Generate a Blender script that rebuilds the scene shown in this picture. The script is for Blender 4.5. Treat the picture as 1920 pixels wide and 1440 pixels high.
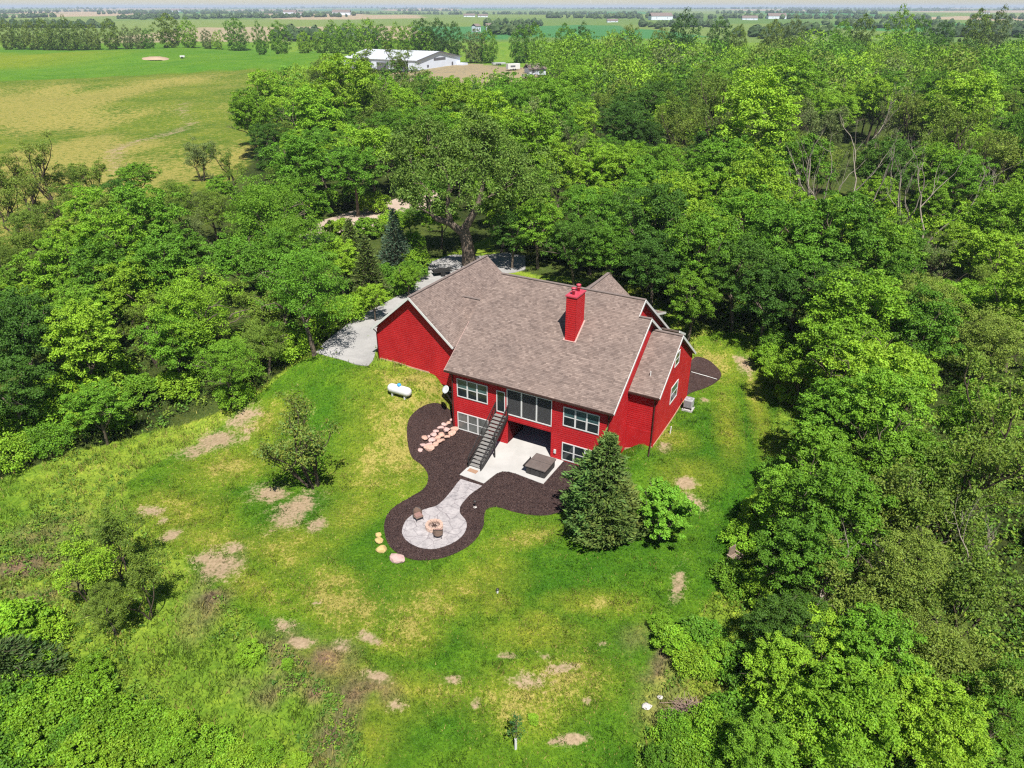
import bpy, math, random
import numpy as np
from mathutils import Vector, Matrix

for _o in list(bpy.data.objects):
    bpy.data.objects.remove(_o)
SC = bpy.context.scene
COL = SC.collection
R = math.radians

# ------------------------------------------------------------------ camera, sky, sun, exposure
CAM_H = 35.15
PITCH = R(28.0)
F_PX = 1331.0                      # focal length in pixels of a 1920 px wide picture
cam_d = bpy.data.cameras.new("camera")
cam_d.sensor_width = 36.0
cam_d.lens = 36.0 * F_PX / 1920.0
cam_d.clip_start = 0.5
cam_d.clip_end = 80000.0
cam = bpy.data.objects.new("camera", cam_d)
COL.objects.link(cam)
cam.location = (0, 0, CAM_H)
cam.rotation_euler = (math.pi / 2 - PITCH, 0, 0)
SC.camera = cam

SUN_EL = R(59.0)
SUN_AZ = R(-14.0)                   # the way the light travels, right of +Y
world = bpy.data.worlds.new("World")
SC.world = world
world.use_nodes = True
wn = world.node_tree
bg = wn.nodes["Background"]
sky = wn.nodes.new("ShaderNodeTexSky")
sky.sky_type = 'NISHITA'
sky.sun_disc = False
sky.sun_elevation = SUN_EL
sky.sun_rotation = math.pi + SUN_AZ
sky.altitude = 400.0
sky.air_density = 1.0
sky.dust_density = 0.25
wn.links.new(sky.outputs[0], bg.inputs[0])
bg.inputs[1].default_value = 0.052

sun_d = bpy.data.lights.new("sun", 'SUN')
sun_d.energy = 5.0
sun_d.angle = R(0.53)
sun_d.color = (1.0, 0.955, 0.88)
sun = bpy.data.objects.new("sun", sun_d)
COL.objects.link(sun)
sun.location = (0, -60, 120)
ld = Vector((math.sin(SUN_AZ) * math.cos(SUN_EL), math.cos(SUN_AZ) * math.cos(SUN_EL), -math.sin(SUN_EL)))
sun.rotation_euler = ld.to_track_quat('-Z', 'Y').to_euler()

SC.view_settings.view_transform = 'Standard'
SC.view_settings.look = 'None'
SC.view_settings.exposure = 0.72
SC.view_settings.gamma = 1.0
SC.view_settings.use_curve_mapping = False
SC.render.engine = 'CYCLES'
cy = SC.cycles
cy.max_bounces = 5
cy.diffuse_bounces = 2
cy.glossy_bounces = 2
cy.transmission_bounces = 4
cy.transparent_max_bounces = 8
cy.volume_bounces = 0
cy.caustics_reflective = False
cy.caustics_refractive = False
cy.sample_clamp_indirect = 4.0
cy.use_denoising = False
cy.pixel_filter_type = 'BLACKMAN_HARRIS'
cy.filter_width = 1.25
cy.use_adaptive_sampling = True
cy.adaptive_threshold = 0.012

# ------------------------------------------------------------------ helpers: numbers
CP, SP = math.cos(PITCH), math.sin(PITCH)
YAW = R(-28.9)                     # the house stands turned against the camera axis
UX = np.array([math.cos(YAW), math.sin(YAW)])
VX = np.array([-math.sin(YAW), math.cos(YAW)])
HO = np.array([-5.445, 57.208])    # left corner of the two storey wall
rng = np.random.default_rng(7)
random.seed(7)


def uv_of(x, y):
    dx = np.asarray(x) - HO[0]
    dy = np.asarray(y) - HO[1]
    return dx * UX[0] + dy * UX[1], dx * VX[0] + dy * VX[1]


def xy_of(u, v):
    return HO[0] + u * UX[0] + v * VX[0], HO[1] + u * UX[1] + v * VX[1]


def ray(px, py):
    a = (px - 960) / F_PX
    b = (py - 720) / F_PX
    return a, CP - b * SP, -SP - b * CP


def at_z(px, py, z):
    a, b, c = ray(px, py)
    t = (z - CAM_H) / c
    return a * t, b * t


def to_px(x, y, z):
    x = np.asarray(x, float)
    y = np.asarray(y, float)
    z = np.asarray(z, float)
    dz = z - CAM_H
    dep = y * CP - dz * SP
    up = y * SP + dz * CP
    return 960 + F_PX * x / dep, 720 - F_PX * up / dep, dep


def sst(x, a, b):
    t = np.clip((np.asarray(x, float) - a) / (b - a), 0, 1)
    return t * t * (3 - 2 * t)


def _hash(ix, iy, seed):
    h = (ix.astype(np.int64) * 374761393 + iy.astype(np.int64) * 668265263 + seed * 1442695041) & 0x7fffffff
    h = ((h ^ (h >> 13)) * 1274126177) & 0x7fffffff
    h = h ^ (h >> 16)
    return (h & 0xffff) / 65535.0


def vnoise(x, y, seed=0):
    x = np.asarray(x, float)
    y = np.asarray(y, float)
    ix = np.floor(x)
    iy = np.floor(y)
    fx = x - ix
    fy = y - iy
    fx = fx * fx * (3 - 2 * fx)
    fy = fy * fy * (3 - 2 * fy)
    a = _hash(ix, iy, seed)
    b = _hash(ix + 1, iy, seed)
    c = _hash(ix, iy + 1, seed)
    d = _hash(ix + 1, iy + 1, seed)
    return (a * (1 - fx) + b * fx) * (1 - fy) + (c * (1 - fx) + d * fx) * fy


def fbm(x, y, seed=0, octv=4):
    s = 0
    amp = 0.5
    tot = 0
    for i in range(octv):
        s = s + amp * vnoise(x * 2 ** i, y * 2 ** i, seed + i * 17)
        tot += amp
        amp *= 0.5
    return s / tot


def inside(poly, x, y):
    x = np.asarray(x, float)
    y = np.asarray(y, float)
    r = np.zeros(x.shape, bool)
    n = len(poly)
    for i in range(n):
        x1, y1 = poly[i]
        x2, y2 = poly[(i + 1) % n]
        if y1 == y2:
            continue
        c = ((y1 > y) != (y2 > y)) & (x < (x2 - x1) * (y - y1) / (y2 - y1) + x1)
        r ^= c
    return r


# ------------------------------------------------------------------ the lie of the land
def ground(x, y):
    x = np.asarray(x, float)
    y = np.asarray(y, float)
    u, v = uv_of(x, y)
    back = 4.05 * sst(v, 15.5, 30.0)
    left = 4.05 * sst(v, -12.5, 1.2) * sst(-u, 0.1, 3.6)
    right = 1.25 * sst(u, 15.0, 17.2) * sst(v, -4, 4)
    z = np.maximum(np.maximum(back, left), right)
    front = -1.6 * sst(-y, -36, -12)
    z = z + front
    d = np.hypot(x, y - 45)
    und = (fbm(x / 90.0, y / 90.0, 3, 3) - 0.5) * 8.0 * sst(d, 70, 220)
    z = z + und
    z = z - 3.0 * sst(x, 25, 70) * sst(160 - y, 0, 70)
    bed = (u > -4) & (u < 16) & (v > -19) & (v < 4)
    lump = (fbm(x / 1.7, y / 1.7, 11, 3) - 0.5) * 0.30 + (fbm(x / 6.0, y / 6.0, 12, 2) - 0.5) * 0.35
    z = z + np.where(bed, 0.0, lump * sst(np.maximum(np.maximum(-4 - u, u - 16), np.maximum(-19 - v, v - 4)), 0.0, 3.0))
    far = sst(y, 900, 4500)
    z = z * (1 - far) + far * (4 + (fbm(x / 2600.0, y / 1500.0, 5, 3) - 0.5) * 30.0)
    return z


def on_ground(px, py):
    z = 0.0
    for _ in range(12):
        x, y = at_z(px, py, z)
        z = 0.35 * z + 0.65 * float(ground(x, y))
    return x, y, float(ground(x, y))


def crown_at(px, py, hc):
    """the place of a tree whose crown centre, hc above ground, shows at this direction"""
    z = hc
    for _ in range(10):
        x, y = at_z(px, py, min(z, CAM_H - 2))
        z = 0.5 * z + 0.5 * (float(ground(x, y)) + hc)
    return x, y


def px_poly(pts, z=None):
    return [on_ground(*p)[:2] if z is None else at_z(p[0], p[1], z) for p in pts]


# ------------------------------------------------------------------ helpers: objects and meshes
def link(o, parent=None):
    COL.objects.link(o)
    if parent is not None:
        o.parent = parent
    return o


def tag(o, label=None, cat=None, group=None, kind=None):
    if label:
        o["label"] = label
    if cat:
        o["category"] = cat
    if group:
        o["group"] = group
    if kind:
        o["kind"] = kind
    return o


def empty(name, loc=(0, 0, 0), rz=0.0, parent=None):
    o = bpy.data.objects.new(name, None)
    o.empty_display_size = 0.3
    o.location = loc
    o.rotation_euler = (0, 0, rz)
    return link(o, parent)


def np_mesh(name, V, faces, mat, col=None, attrs=None, smooth=False):
    """mesh data from numpy arrays; faces is a list of (n,k) index arrays"""
    me = bpy.data.meshes.new(name)
    V = np.asarray(V, np.float32).reshape(-1, 3)
    faces = [np.asarray(f, np.int32) for f in faces if len(f)]
    me.vertices.add(len(V))
    me.vertices.foreach_set("co", V.ravel())
    nl = sum(f.size for f in faces)
    npoly = sum(len(f) for f in faces)
    me.loops.add(nl)
    me.polygons.add(npoly)
    li = np.concatenate([f.ravel() for f in faces])
    tot = np.concatenate([np.full(len(f), f.shape[1], np.int32) for f in faces])
    st = np.concatenate([[0], np.cumsum(tot)[:-1]]).astype(np.int32)
    me.loops.foreach_set("vertex_index", li)
    me.polygons.foreach_set("loop_start", st)
    me.polygons.foreach_set("loop_total", tot)
    me.polygons.foreach_set("use_smooth", np.full(npoly, smooth, bool))
    me.update(calc_edges=True)
    if col is not None:
        a = me.color_attributes.new("Col", 'FLOAT_COLOR', 'POINT')
        c = np.ones((len(V), 4), np.float32)
        c[:, :3] = col
        a.data.foreach_set("color", c.ravel())
    for k, val in (attrs or {}).items():
        a = me.attributes.new(k, 'FLOAT', 'POINT')
        a.data.foreach_set("value", np.asarray(val, np.float32))
    if mat is not None:
        me.materials.append(mat)
    return me


class MB:
    """collects simple solids, then builds ONE mesh object"""

    def __init__(self):
        self.v = []
        self.f = []

    def quadpts(self, pts):
        n = len(self.v)
        self.v += [tuple(p) for p in pts]
        self.f.append(list(range(n, n + len(pts))))
        return self

    def hexa(self, p):
        """eight corners, bottom ring then top ring"""
        n = len(self.v)
        self.v += [tuple(q) for q in p]
        for q in ((3, 2, 1, 0), (4, 5, 6, 7), (0, 1, 5, 4), (1, 2, 6, 5), (2, 3, 7, 6), (3, 0, 4, 7)):
            self.f.append([n + i for i in q])
        return self

    def box(self, a, b):
        x0, y0, z0 = [min(a[i], b[i]) for i in range(3)]
        x1, y1, z1 = [max(a[i], b[i]) for i in range(3)]
        return self.hexa([(x0, y0, z0), (x1, y0, z0), (x1, y1, z0), (x0, y1, z0),
                          (x0, y0, z1), (x1, y0, z1), (x1, y1, z1), (x0, y1, z1)])

    def slab(self, c4, t):
        """a sheet through four corners (seen from above counter-clockwise), t thick downwards"""
        return self.hexa([(p[0], p[1], p[2] - t) for p in c4] + list(c4))

    def prism(self, poly, z0, z1):
        n = len(self.v)
        k = len(poly)
        self.v += [(p[0], p[1], z0) for p in poly] + [(p[0], p[1], z1) for p in poly]
        self.f.append([n + i for i in range(k)][::-1])
        self.f.append([n + k + i for i in range(k)])
        for i in range(k):
            j = (i + 1) % k
            self.f.append([n + i, n + j, n + k + j, n + k + i])
        return self

    def extrude(self, poly3, d):
        n = len(self.v)
        k = len(poly3)
        self.v += [tuple(p) for p in poly3] + [(p[0] + d[0], p[1] + d[1], p[2] + d[2]) for p in poly3]
        self.f.append([n + i for i in range(k)])
        self.f.append([n + k + i for i in range(k)][::-1])
        for i in range(k):
            j = (i + 1) % k
            self.f.append([n + i, n + k + i, n + k + j, n + j])
        return self

    def bar(self, a, b, w, h=None):
        """a square bar from a to b"""
        h = h or w
        a = Vector(a)
        b = Vector(b)
        d = (b - a).normalized()
        s = d.cross(Vector((0, 0, 1)))
        if s.length < 1e-3:
            s = Vector((1, 0, 0))
        s.normalize()
        t = s.cross(d)
        s *= w / 2
        t *= h / 2
        return self.hexa([a - s - t, a + s - t, b + s - t, b - s - t, a - s + t, a + s + t, b + s + t, b - s + t])

    def tube(self, pts, rad, n=8, cap=True):
        base = len(self.v)
        m = len(pts)
        if not hasattr(rad, '__len__'):
            rad = [rad] * m
        for i in range(m):
            p = Vector(pts[i])
            d = (Vector(pts[min(i + 1, m - 1)]) - Vector(pts[max(i - 1, 0)])).normalized()
            s = d.cross(Vector((0.31, 0.17, 0.93)))
            if s.length < 1e-3:
                s = d.cross(Vector((1, 0, 0)))
            s.normalize()
            t = d.cross(s)
            for k in range(n):
                a = 2 * math.pi * k / n
                self.v.append(tuple(p + (s * math.cos(a) + t * math.sin(a)) * rad[i]))
        for i in range(m - 1):
            for k in range(n):
                k2 = (k + 1) % n
                self.f.append([base + i * n + k, base + i * n + k2, base + (i + 1) * n + k2, base + (i + 1) * n + k])
        if cap:
            self.f.append([base + k for k in range(n)][::-1])
            self.f.append([base + (m - 1) * n + k for k in range(n)])
        return self

    def lathe(self, prof, n=24, c=(0, 0, 0), closed=False):
        """profile of (radius, z) turned about a vertical axis"""
        base = len(self.v)
        m = len(prof)
        for r, z in prof:
            for k in range(n):
                a = 2 * math.pi * k / n
                self.v.append((c[0] + r * math.cos(a), c[1] + r * math.sin(a), c[2] + z))
        rng_ = range(m) if closed else range(m - 1)
        for i in rng_:
            i2 = (i + 1) % m
            for k in range(n):
                k2 = (k + 1) % n
                self.f.append([base + i * n + k, base + i * n + k2, base + i2 * n + k2, base + i2 * n + k])
        if not closed:
            self.f.append([base + k for k in range(n)][::-1])
            self.f.append([base + (m - 1) * n + k for k in range(n)])
        return self

    def data(self, name, mat, smooth=False, bevel=0.0):
        me = bpy.data.meshes.new(name)
        me.from_pydata([tuple(p) for p in self.v], [], self.f)
        me.validate()
        import bmesh
        bm = bmesh.new()
        bm.from_mesh(me)
        bmesh.ops.recalc_face_normals(bm, faces=bm.faces[:])
        if bevel > 0:
            bmesh.ops.bevel(bm, geom=[e for e in bm.edges if e.calc_face_angle(0) > 0.5], offset=bevel, segments=2, profile=0.6, affect='EDGES')
        bm.to_mesh(me)
        bm.free()
        if smooth:
            for p in me.polygons:
                p.use_smooth = True
        if mat is not None:
            me.materials.append(mat)
        return me

    def build(self, name, mat, parent=None, smooth=False, bevel=0.0):
        return link(bpy.data.objects.new(name, self.data(name, mat, smooth, bevel)), parent)


# ------------------------------------------------------------------ materials
MAT = {}


def new_mat(name):
    m = bpy.data.materials.new(name)
    m.use_nodes = True
    nt = m.node_tree
    b = nt.nodes["Principled BSDF"]
    MAT[name] = m
    return m, nt, b


def setp(b, rough=0.6, spec=0.3, metal=0.0):
    b.inputs["Roughness"].default_value = rough
    b.inputs["Specular IOR Level"].default_value = spec
    b.inputs["Metallic"].default_value = metal


def N(nt, kind, **kw):
    n = nt.nodes.new(kind)
    for k, v in kw.items():
        setattr(n, k, v)
    return n


def noise(nt, vec, scale, detail=4, rough=0.6, w=None):
    n = N(nt, "ShaderNodeTexNoise")
    n.inputs["Scale"].default_value = scale
    n.inputs["Detail"].default_value = detail
    n.inputs["Roughness"].default_value = rough
    if vec is not None:
        nt.links.new(vec, n.inputs["Vector"])
    return n.outputs["Fac"]


def ramp(nt, fac, stops):
    n = N(nt, "ShaderNodeValToRGB")
    e = n.color_ramp.elements
    e[0].position, e[1].position = stops[0][0], stops[-1][0]
    e[0].color = (*stops[0][1], 1)
    e[1].color = (*stops[-1][1], 1)
    for p, c in stops[1:-1]:
        q = e.new(p)
        q.color = (*c, 1)
    nt.links.new(fac, n.inputs[0])
    return n.outputs[0]


def mixc(nt, fac, a, b, mode='MIX'):
    n = N(nt, "ShaderNodeMix", data_type='RGBA', blend_type=mode)
    for i, s in ((0, fac), (6, a), (7, b)):
        if isinstance(s, (int, float)):
            n.inputs[i].default_value = s
        elif isinstance(s, tuple):
            n.inputs[i].default_value = (*s, 1)
        else:
            nt.links.new(s, n.inputs[i])
    return n.outputs[2]


def mth(nt, op, a, b=None, c=None, clamp=False):
    n = N(nt, "ShaderNodeMath", operation=op, use_clamp=clamp)
    for i, s in enumerate((a, b, c)):
        if s is None:
            continue
        if isinstance(s, (int, float)):
            n.inputs[i].default_value = s
        else:
            nt.links.new(s, n.inputs[i])
    return n.outputs[0]


def mapr(nt, val, a, b, c=0.0, d=1.0):
    n = N(nt, "ShaderNodeMapRange", interpolation_type='SMOOTHSTEP')
    nt.links.new(val, n.inputs[0])
    for i, s in enumerate((a, b, c, d)):
        n.inputs[i + 1].default_value = s
    return n.outputs[0]


def bump(nt, b, height, strength=0.4, dist=0.05):
    n = N(nt, "ShaderNodeBump")
    n.inputs["Strength"].default_value = strength
    n.inputs["Distance"].default_value = dist
    nt.links.new(height, n.inputs["Height"])
    nt.links.new(n.outputs[0], b.inputs["Normal"])


def wpos(nt):
    return N(nt, "ShaderNodeNewGeometry").outputs["Position"]


def opos(nt):
    return N(nt, "ShaderNodeTexCoord").outputs["Object"]


def plain(name, c1, c2=None, scale=6.0, rough=0.6, spec=0.3, metal=0.0, bmp=0.0, bscale=None):
    m, nt, b = new_mat(name)
    setp(b, rough, spec, metal)
    c2 = c2 or tuple(min(1, x * 1.18 + 0.004) for x in c1)
    v = opos(nt)
    f = noise(nt, v, scale, 5)
    nt.links.new(ramp(nt, f, [(0.3, c1), (0.7, c2)]), b.inputs["Base Color"])
    if bmp:
        bump(nt, b, noise(nt, v, bscale or scale * 4, 4), bmp, 0.02)
    return m


plain("red_siding", (0.35, 0.012, 0.016), (0.46, 0.020, 0.024), 0.8, 0.62, 0.22)
plain("red_dark", (0.072, 0.0027, 0.0045), (0.09, 0.0045, 0.0063), 1.5, 0.7, 0.2)  # siding red darkened; on the recess walls it puts shade into the colour
plain("red_metal", (0.42, 0.04, 0.07), (0.48, 0.06, 0.09), 3, 0.4, 0.5)
plain("white_trim", (0.5772, 0.5772, 0.5698), (0.6216, 0.6216, 0.6142), 3, 0.5, 0.3)
plain("pink_trim", (0.37, 0.2442, 0.222), (0.4292, 0.296, 0.2664), 3, 0.6, 0.3)
plain("soffit", (0.60, 0.59, 0.57), (0.66, 0.65, 0.63), 3, 0.6, 0.2)
plain("dark_metal", (0.018, 0.017, 0.017), (0.03, 0.028, 0.027), 5, 0.5, 0.4)
plain("brown_metal", (0.035, 0.018, 0.015), (0.05, 0.026, 0.02), 5, 0.5, 0.4)
plain("interior", (0.03, 0.021, 0.021), (0.042, 0.03, 0.03), 2, 0.8, 0.1)
plain("porch_floor", (0.112, 0.105, 0.105), (0.14, 0.133, 0.133), 2, 0.8, 0.1)
plain("roof_deck", (0.16, 0.128, 0.116), (0.20, 0.16, 0.146), 2, 0.9, 0.1)
plain("foundation", (0.407, 0.2664, 0.1776), (0.4884, 0.3404, 0.2368), 2, 0.9, 0.1, bmp=0.3)
plain("concrete", (0.37, 0.36, 0.345), (0.45, 0.44, 0.425), 0.6, 0.85, 0.15, bmp=0.15, bscale=8)
plain("stair_tread", (0.1776, 0.1702, 0.1628), (0.222, 0.2146, 0.2035), 4, 0.8, 0.2)
plain("tank_white", (0.592, 0.592, 0.592), (0.6364, 0.6364, 0.629), 2, 0.35, 0.5)
plain("tank_blue", (0.03, 0.25, 0.55), (0.04, 0.3, 0.62), 4, 0.4, 0.4)
plain("tub_cover", (0.1073, 0.08732, 0.07992), (0.1406, 0.1147, 0.1036), 1.6, 0.6, 0.3, bmp=0.2)
plain("tub_body", (0.035, 0.032, 0.031), (0.05, 0.047, 0.045), 3, 0.6, 0.3)
plain("ac_grey", (0.37, 0.37, 0.3848), (0.4144, 0.4144, 0.4292), 4, 0.45, 0.5)
plain("ac_slat", (0.24, 0.24, 0.26), (0.3, 0.3, 0.32), 4, 0.5, 0.4)
plain("dish_grey", (0.407, 0.4218, 0.4292), (0.4588, 0.4736, 0.481), 4, 0.5, 0.4)
plain("sandstone", (0.407, 0.2442, 0.1924), (0.518, 0.3478, 0.2812), 3, 0.9, 0.1, bmp=0.5, bscale=9)
plain("pink_stone", (0.407, 0.2664, 0.2516), (0.5032, 0.3552, 0.3256), 3, 0.9, 0.1, bmp=0.5, bscale=9)
plain("tan_stone", (0.407, 0.296, 0.1184), (0.5032, 0.3848, 0.1776), 3, 0.9, 0.1, bmp=0.5, bscale=9)
plain("pit_stone", (0.4144, 0.2738, 0.2146), (0.518, 0.3848, 0.3182), 2.5, 0.9, 0.1, bmp=0.5, bscale=9)
plain("ash", (0.2072, 0.148, 0.1258), (0.37, 0.2812, 0.2442), 6, 0.95, 0.05)
plain("charred", (0.03, 0.02, 0.02), (0.08, 0.05, 0.04), 8, 0.9, 0.1)
plain("wicker", (0.16, 0.11, 0.085), (0.25, 0.17, 0.135), 18, 0.7, 0.2, bmp=0.5, bscale=60)
plain("cushion", (0.222, 0.1258, 0.111), (0.2664, 0.1628, 0.1406), 6, 0.85, 0.1)
plain("door_mat", (0.28, 0.17, 0.11), (0.36, 0.23, 0.16), 10, 0.95, 0.05, bmp=0.5)
plain("old_wood", (0.1924, 0.1406, 0.1036), (0.3108, 0.2442, 0.1924), 6, 0.9, 0.1, bmp=0.5)
plain("bark_grey", (0.0962, 0.0777, 0.0592), (0.1776, 0.1406, 0.111), 3, 0.95, 0.05, bmp=0.6, bscale=8)
plain("bark_dead", (0.2516, 0.2146, 0.1739), (0.3552, 0.3108, 0.259), 3, 0.95, 0.05, bmp=0.4, bscale=8)
plain("bark_dark", (0.055, 0.042, 0.032), (0.10, 0.078, 0.06), 3, 0.95, 0.05, bmp=0.5, bscale=8)
plain("brush_wood", (0.1998, 0.1369, 0.111), (0.3108, 0.222, 0.185), 4, 0.95, 0.05)
plain("shed_white", (0.60, 0.64, 0.74), (0.66, 0.70, 0.80), 0.3, 0.5, 0.4)
plain("shed_roof", (0.4884, 0.5106, 0.555), (0.5476, 0.5698, 0.6068), 0.2, 0.4, 0.5)
plain("shed_base", (0.10, 0.10, 0.12), (0.14, 0.14, 0.16), 0.4, 0.7, 0.3)
plain("rubber", (0.015, 0.015, 0.015), (0.03, 0.03, 0.03), 5, 0.8, 0.2)
plain("soil_pile", (0.296, 0.2072, 0.148), (0.407, 0.3108, 0.222), 0.5, 0.95, 0.05, bmp=0.5, bscale=2)
plain("white_stone", (0.4588, 0.4292, 0.407), (0.5476, 0.518, 0.4958), 4, 0.9, 0.1, bmp=0.4)
plain("plastic_white", (0.5772, 0.5772, 0.5624), (0.6216, 0.6216, 0.6068), 4, 0.5, 0.3)


def glass_mat(name, c, rough=0.06):
    m, nt, b = new_mat(name)
    setp(b, rough, 0.6)
    f = noise(nt, opos(nt), 0.9, 3)
    nt.links.new(ramp(nt, f, [(0.35, c), (0.65, tuple(x * 1.7 + 0.004 for x in c))]), b.inputs["Base Color"])
    return m


glass_mat("window_glass", (0.010, 0.016, 0.018))
glass_mat("window_blind", (0.035, 0.075, 0.080), 0.12)
glass_mat("window_curtain", (0.10, 0.105, 0.10), 0.12)


def screen_mat():
    m, nt, b = new_mat("insect_screen")
    setp(b, 0.9, 0.1)
    b.inputs["Base Color"].default_value = (0.075, 0.075, 0.078, 1)
    t = N(nt, "ShaderNodeBsdfTransparent")
    mx = N(nt, "ShaderNodeMixShader")
    mx.inputs[0].default_value = 0.40
    out = nt.nodes["Material Output"]
    nt.links.new(b.outputs[0], mx.inputs[1])
    nt.links.new(t.outputs[0], mx.inputs[2])
    nt.links.new(mx.outputs[0], out.inputs[0])


screen_mat()


def col_mat(name, rough=0.85, spec=0.12, n1=None, bmp=0.0):
    """colour from the mesh's own colour attribute with a little grain"""
    m, nt, b = new_mat(name)
    setp(b, rough, spec)
    a = N(nt, "ShaderNodeAttribute", attribute_name="Col")
    c = a.outputs["Color"]
    if n1:
        f = noise(nt, opos(nt), n1, 4, 0.7)
        c = mixc(nt, 1.0, c, ramp(nt, f, [(0.25, (0.72, 0.72, 0.72)), (0.75, (1.25, 1.25, 1.25))]), 'MULTIPLY')
        st_ = noise(nt, opos(nt), 0.55, 4, 0.6)
        c = mixc(nt, 1.0, c, ramp(nt, st_, [(0.3, (0.84, 0.84, 0.85)), (0.7, (1.12, 1.11, 1.1))]), 'MULTIPLY')
        if bmp:
            bump(nt, b, f, bmp, 0.02)
    nt.links.new(c, b.inputs["Base Color"])
    return m


col_mat("shingle", 0.92, 0.12, 30.0, 0.3)
col_mat("mulch_chip", 0.95, 0.06)


def leaf_mat(name, trans=0.30, rough=0.55, spec=0.25):
    m, nt, b = new_mat(name)
    setp(b, rough, spec)
    a = N(nt, "ShaderNodeAttribute", attribute_name="Col")
    oi = N(nt, "ShaderNodeObjectInfo")
    c = mixc(nt, 1.0, a.outputs["Color"], oi.outputs["Color"], 'MULTIPLY')
    nt.links.new(c, b.inputs["Base Color"])
    tr = N(nt, "ShaderNodeBsdfTranslucent")
    tc = mixc(nt, 1.0, c, (1.05, 1.15, 0.55), 'MULTIPLY')
    nt.links.new(tc, tr.inputs[0])
    mx = N(nt, "ShaderNodeMixShader")
    mx.inputs[0].default_value = trans
    out = nt.nodes["Material Output"]
    nt.links.new(b.outputs[0], mx.inputs[1])
    nt.links.new(tr.outputs[0], mx.inputs[2])
    nt.links.new(mx.outputs[0], out.inputs[0])
    return m


leaf_mat("leaf", 0.20)
leaf_mat("needle", 0.12, 0.6, 0.2)
leaf_mat("blade", 0.25, 0.6, 0.2)


def terrain_mat():
    m, nt, b = new_mat("land")
    setp(b, 0.95, 0.05)
    p = wpos(nt)
    col = N(nt, "ShaderNodeAttribute", attribute_name="Col").outputs["Color"]
    dry = N(nt, "ShaderNodeAttribute", attribute_name="dry").outputs["Fac"]
    bare = N(nt, "ShaderNodeAttribute", attribute_name="bare").outputs["Fac"]
    n1 = noise(nt, p, 0.8, 6, 0.72)
    n2 = noise(nt, p, 4.5, 5, 0.7)
    n3 = noise(nt, p, 0.12, 4, 0.6)
    c = mixc(nt, 1.0, col, ramp(nt, n2, [(0.30, (0.50, 0.55, 0.55)), (0.5, (0.98, 0.98, 0.98)), (0.70, (1.5, 1.42, 1.35))]), 'MULTIPLY')
    c = mixc(nt, 1.0, c, ramp(nt, n1, [(0.32, (0.62, 0.74, 0.7)), (0.5, (1.0, 1.0, 1.0)), (0.68, (1.42, 1.24, 1.2))]), 'MULTIPLY')
    c = mixc(nt, 1.0, c, ramp(nt, n3, [(0.3, (0.85, 0.9, 0.9)), (0.7, (1.14, 1.1, 1.0))]), 'MULTIPLY')
    # grain of the cover, spread over the whole range from 0 to 1
    nd = mth(nt, 'ADD', mth(nt, 'MULTIPLY', n1, 0.6), mth(nt, 'MULTIPLY', n2, 0.4))
    nd = mth(nt, 'ADD', mth(nt, 'MULTIPLY', mth(nt, 'SUBTRACT', nd, 0.5), 2.7), 0.5, clamp=True)
    # straw coloured grass where the dry share beats the noise, soil likewise
    fd = mapr(nt, mth(nt, 'SUBTRACT', mth(nt, 'ADD', dry, nd), 1.0), -0.12, 0.16)
    c = mixc(nt, mth(nt, 'MULTIPLY', fd, 0.85), c, ramp(nt, n2, [(0.3, (0.19, 0.165, 0.035)), (0.7, (0.37, 0.31, 0.10))]))
    fb = mapr(nt, mth(nt, 'SUBTRACT', mth(nt, 'ADD', bare, nd), 1.0), -0.14, 0.30)
    c = mixc(nt, mth(nt, 'MULTIPLY', fb, 0.96), c, ramp(nt, n2, [(0.3, (0.22, 0.155, 0.095)), (0.7, (0.38, 0.285, 0.19))]))
    nt.links.new(c, b.inputs["Base Color"])
    bump(nt, b, mth(nt, 'ADD', n2, n1), 0.7, 0.08)


terrain_mat()


def mulch_mat():
    m, nt, b = new_mat("mulch")
    setp(b, 0.95, 0.05)
    p = opos(nt)
    n1 = noise(nt, p, 14.0, 6, 0.75)
    n2 = noise(nt, p, 1.3, 4, 0.6)
    c = ramp(nt, n1, [(0.3, (0.018, 0.012, 0.012)), (0.5, (0.050, 0.033, 0.032)), (0.68, (0.115, 0.077, 0.07))])
    c = mixc(nt, 1.0, c, ramp(nt, n2, [(0.3, (0.8, 0.78, 0.78)), (0.7, (1.2, 1.15, 1.1))]), 'MULTIPLY')
    nt.links.new(c, b.inputs["Base Color"])
    bump(nt, b, n1, 0.9, 0.05)


mulch_mat()


def stamped_mat():
    m, nt, b = new_mat("stamped_concrete")
    setp(b, 0.8, 0.2)
    p = opos(nt)
    n1 = noise(nt, p, 1.6, 6, 0.7)
    n2 = noise(nt, p, 9.0, 4, 0.7)
    c = ramp(nt, n1, [(0.28, (0.18, 0.17, 0.18)), (0.45, (0.32, 0.30, 0.305)), (0.7, (0.43, 0.405, 0.405))])
    c = mixc(nt, 1.0, c, ramp(nt, n2, [(0.3, (0.82, 0.82, 0.82)), (0.7, (1.12, 1.1, 1.1))]), 'MULTIPLY')
    vr = N(nt, "ShaderNodeTexVoronoi", feature='DISTANCE_TO_EDGE')
    vr.inputs["Scale"].default_value = 1.1
    nt.links.new(p, vr.inputs["Vector"])
    j = mapr(nt, vr.outputs["Distance"], 0.006, 0.03)
    c = mixc(nt, j, mixc(nt, 1.0, c, (0.66, 0.64, 0.66), 'MULTIPLY'), c)
    nt.links.new(c, b.inputs["Base Color"])
    bump(nt, b, mth(nt, 'ADD', j, mth(nt, 'MULTIPLY', n2, 0.5)), 0.4, 0.02)


stamped_mat()


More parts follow.
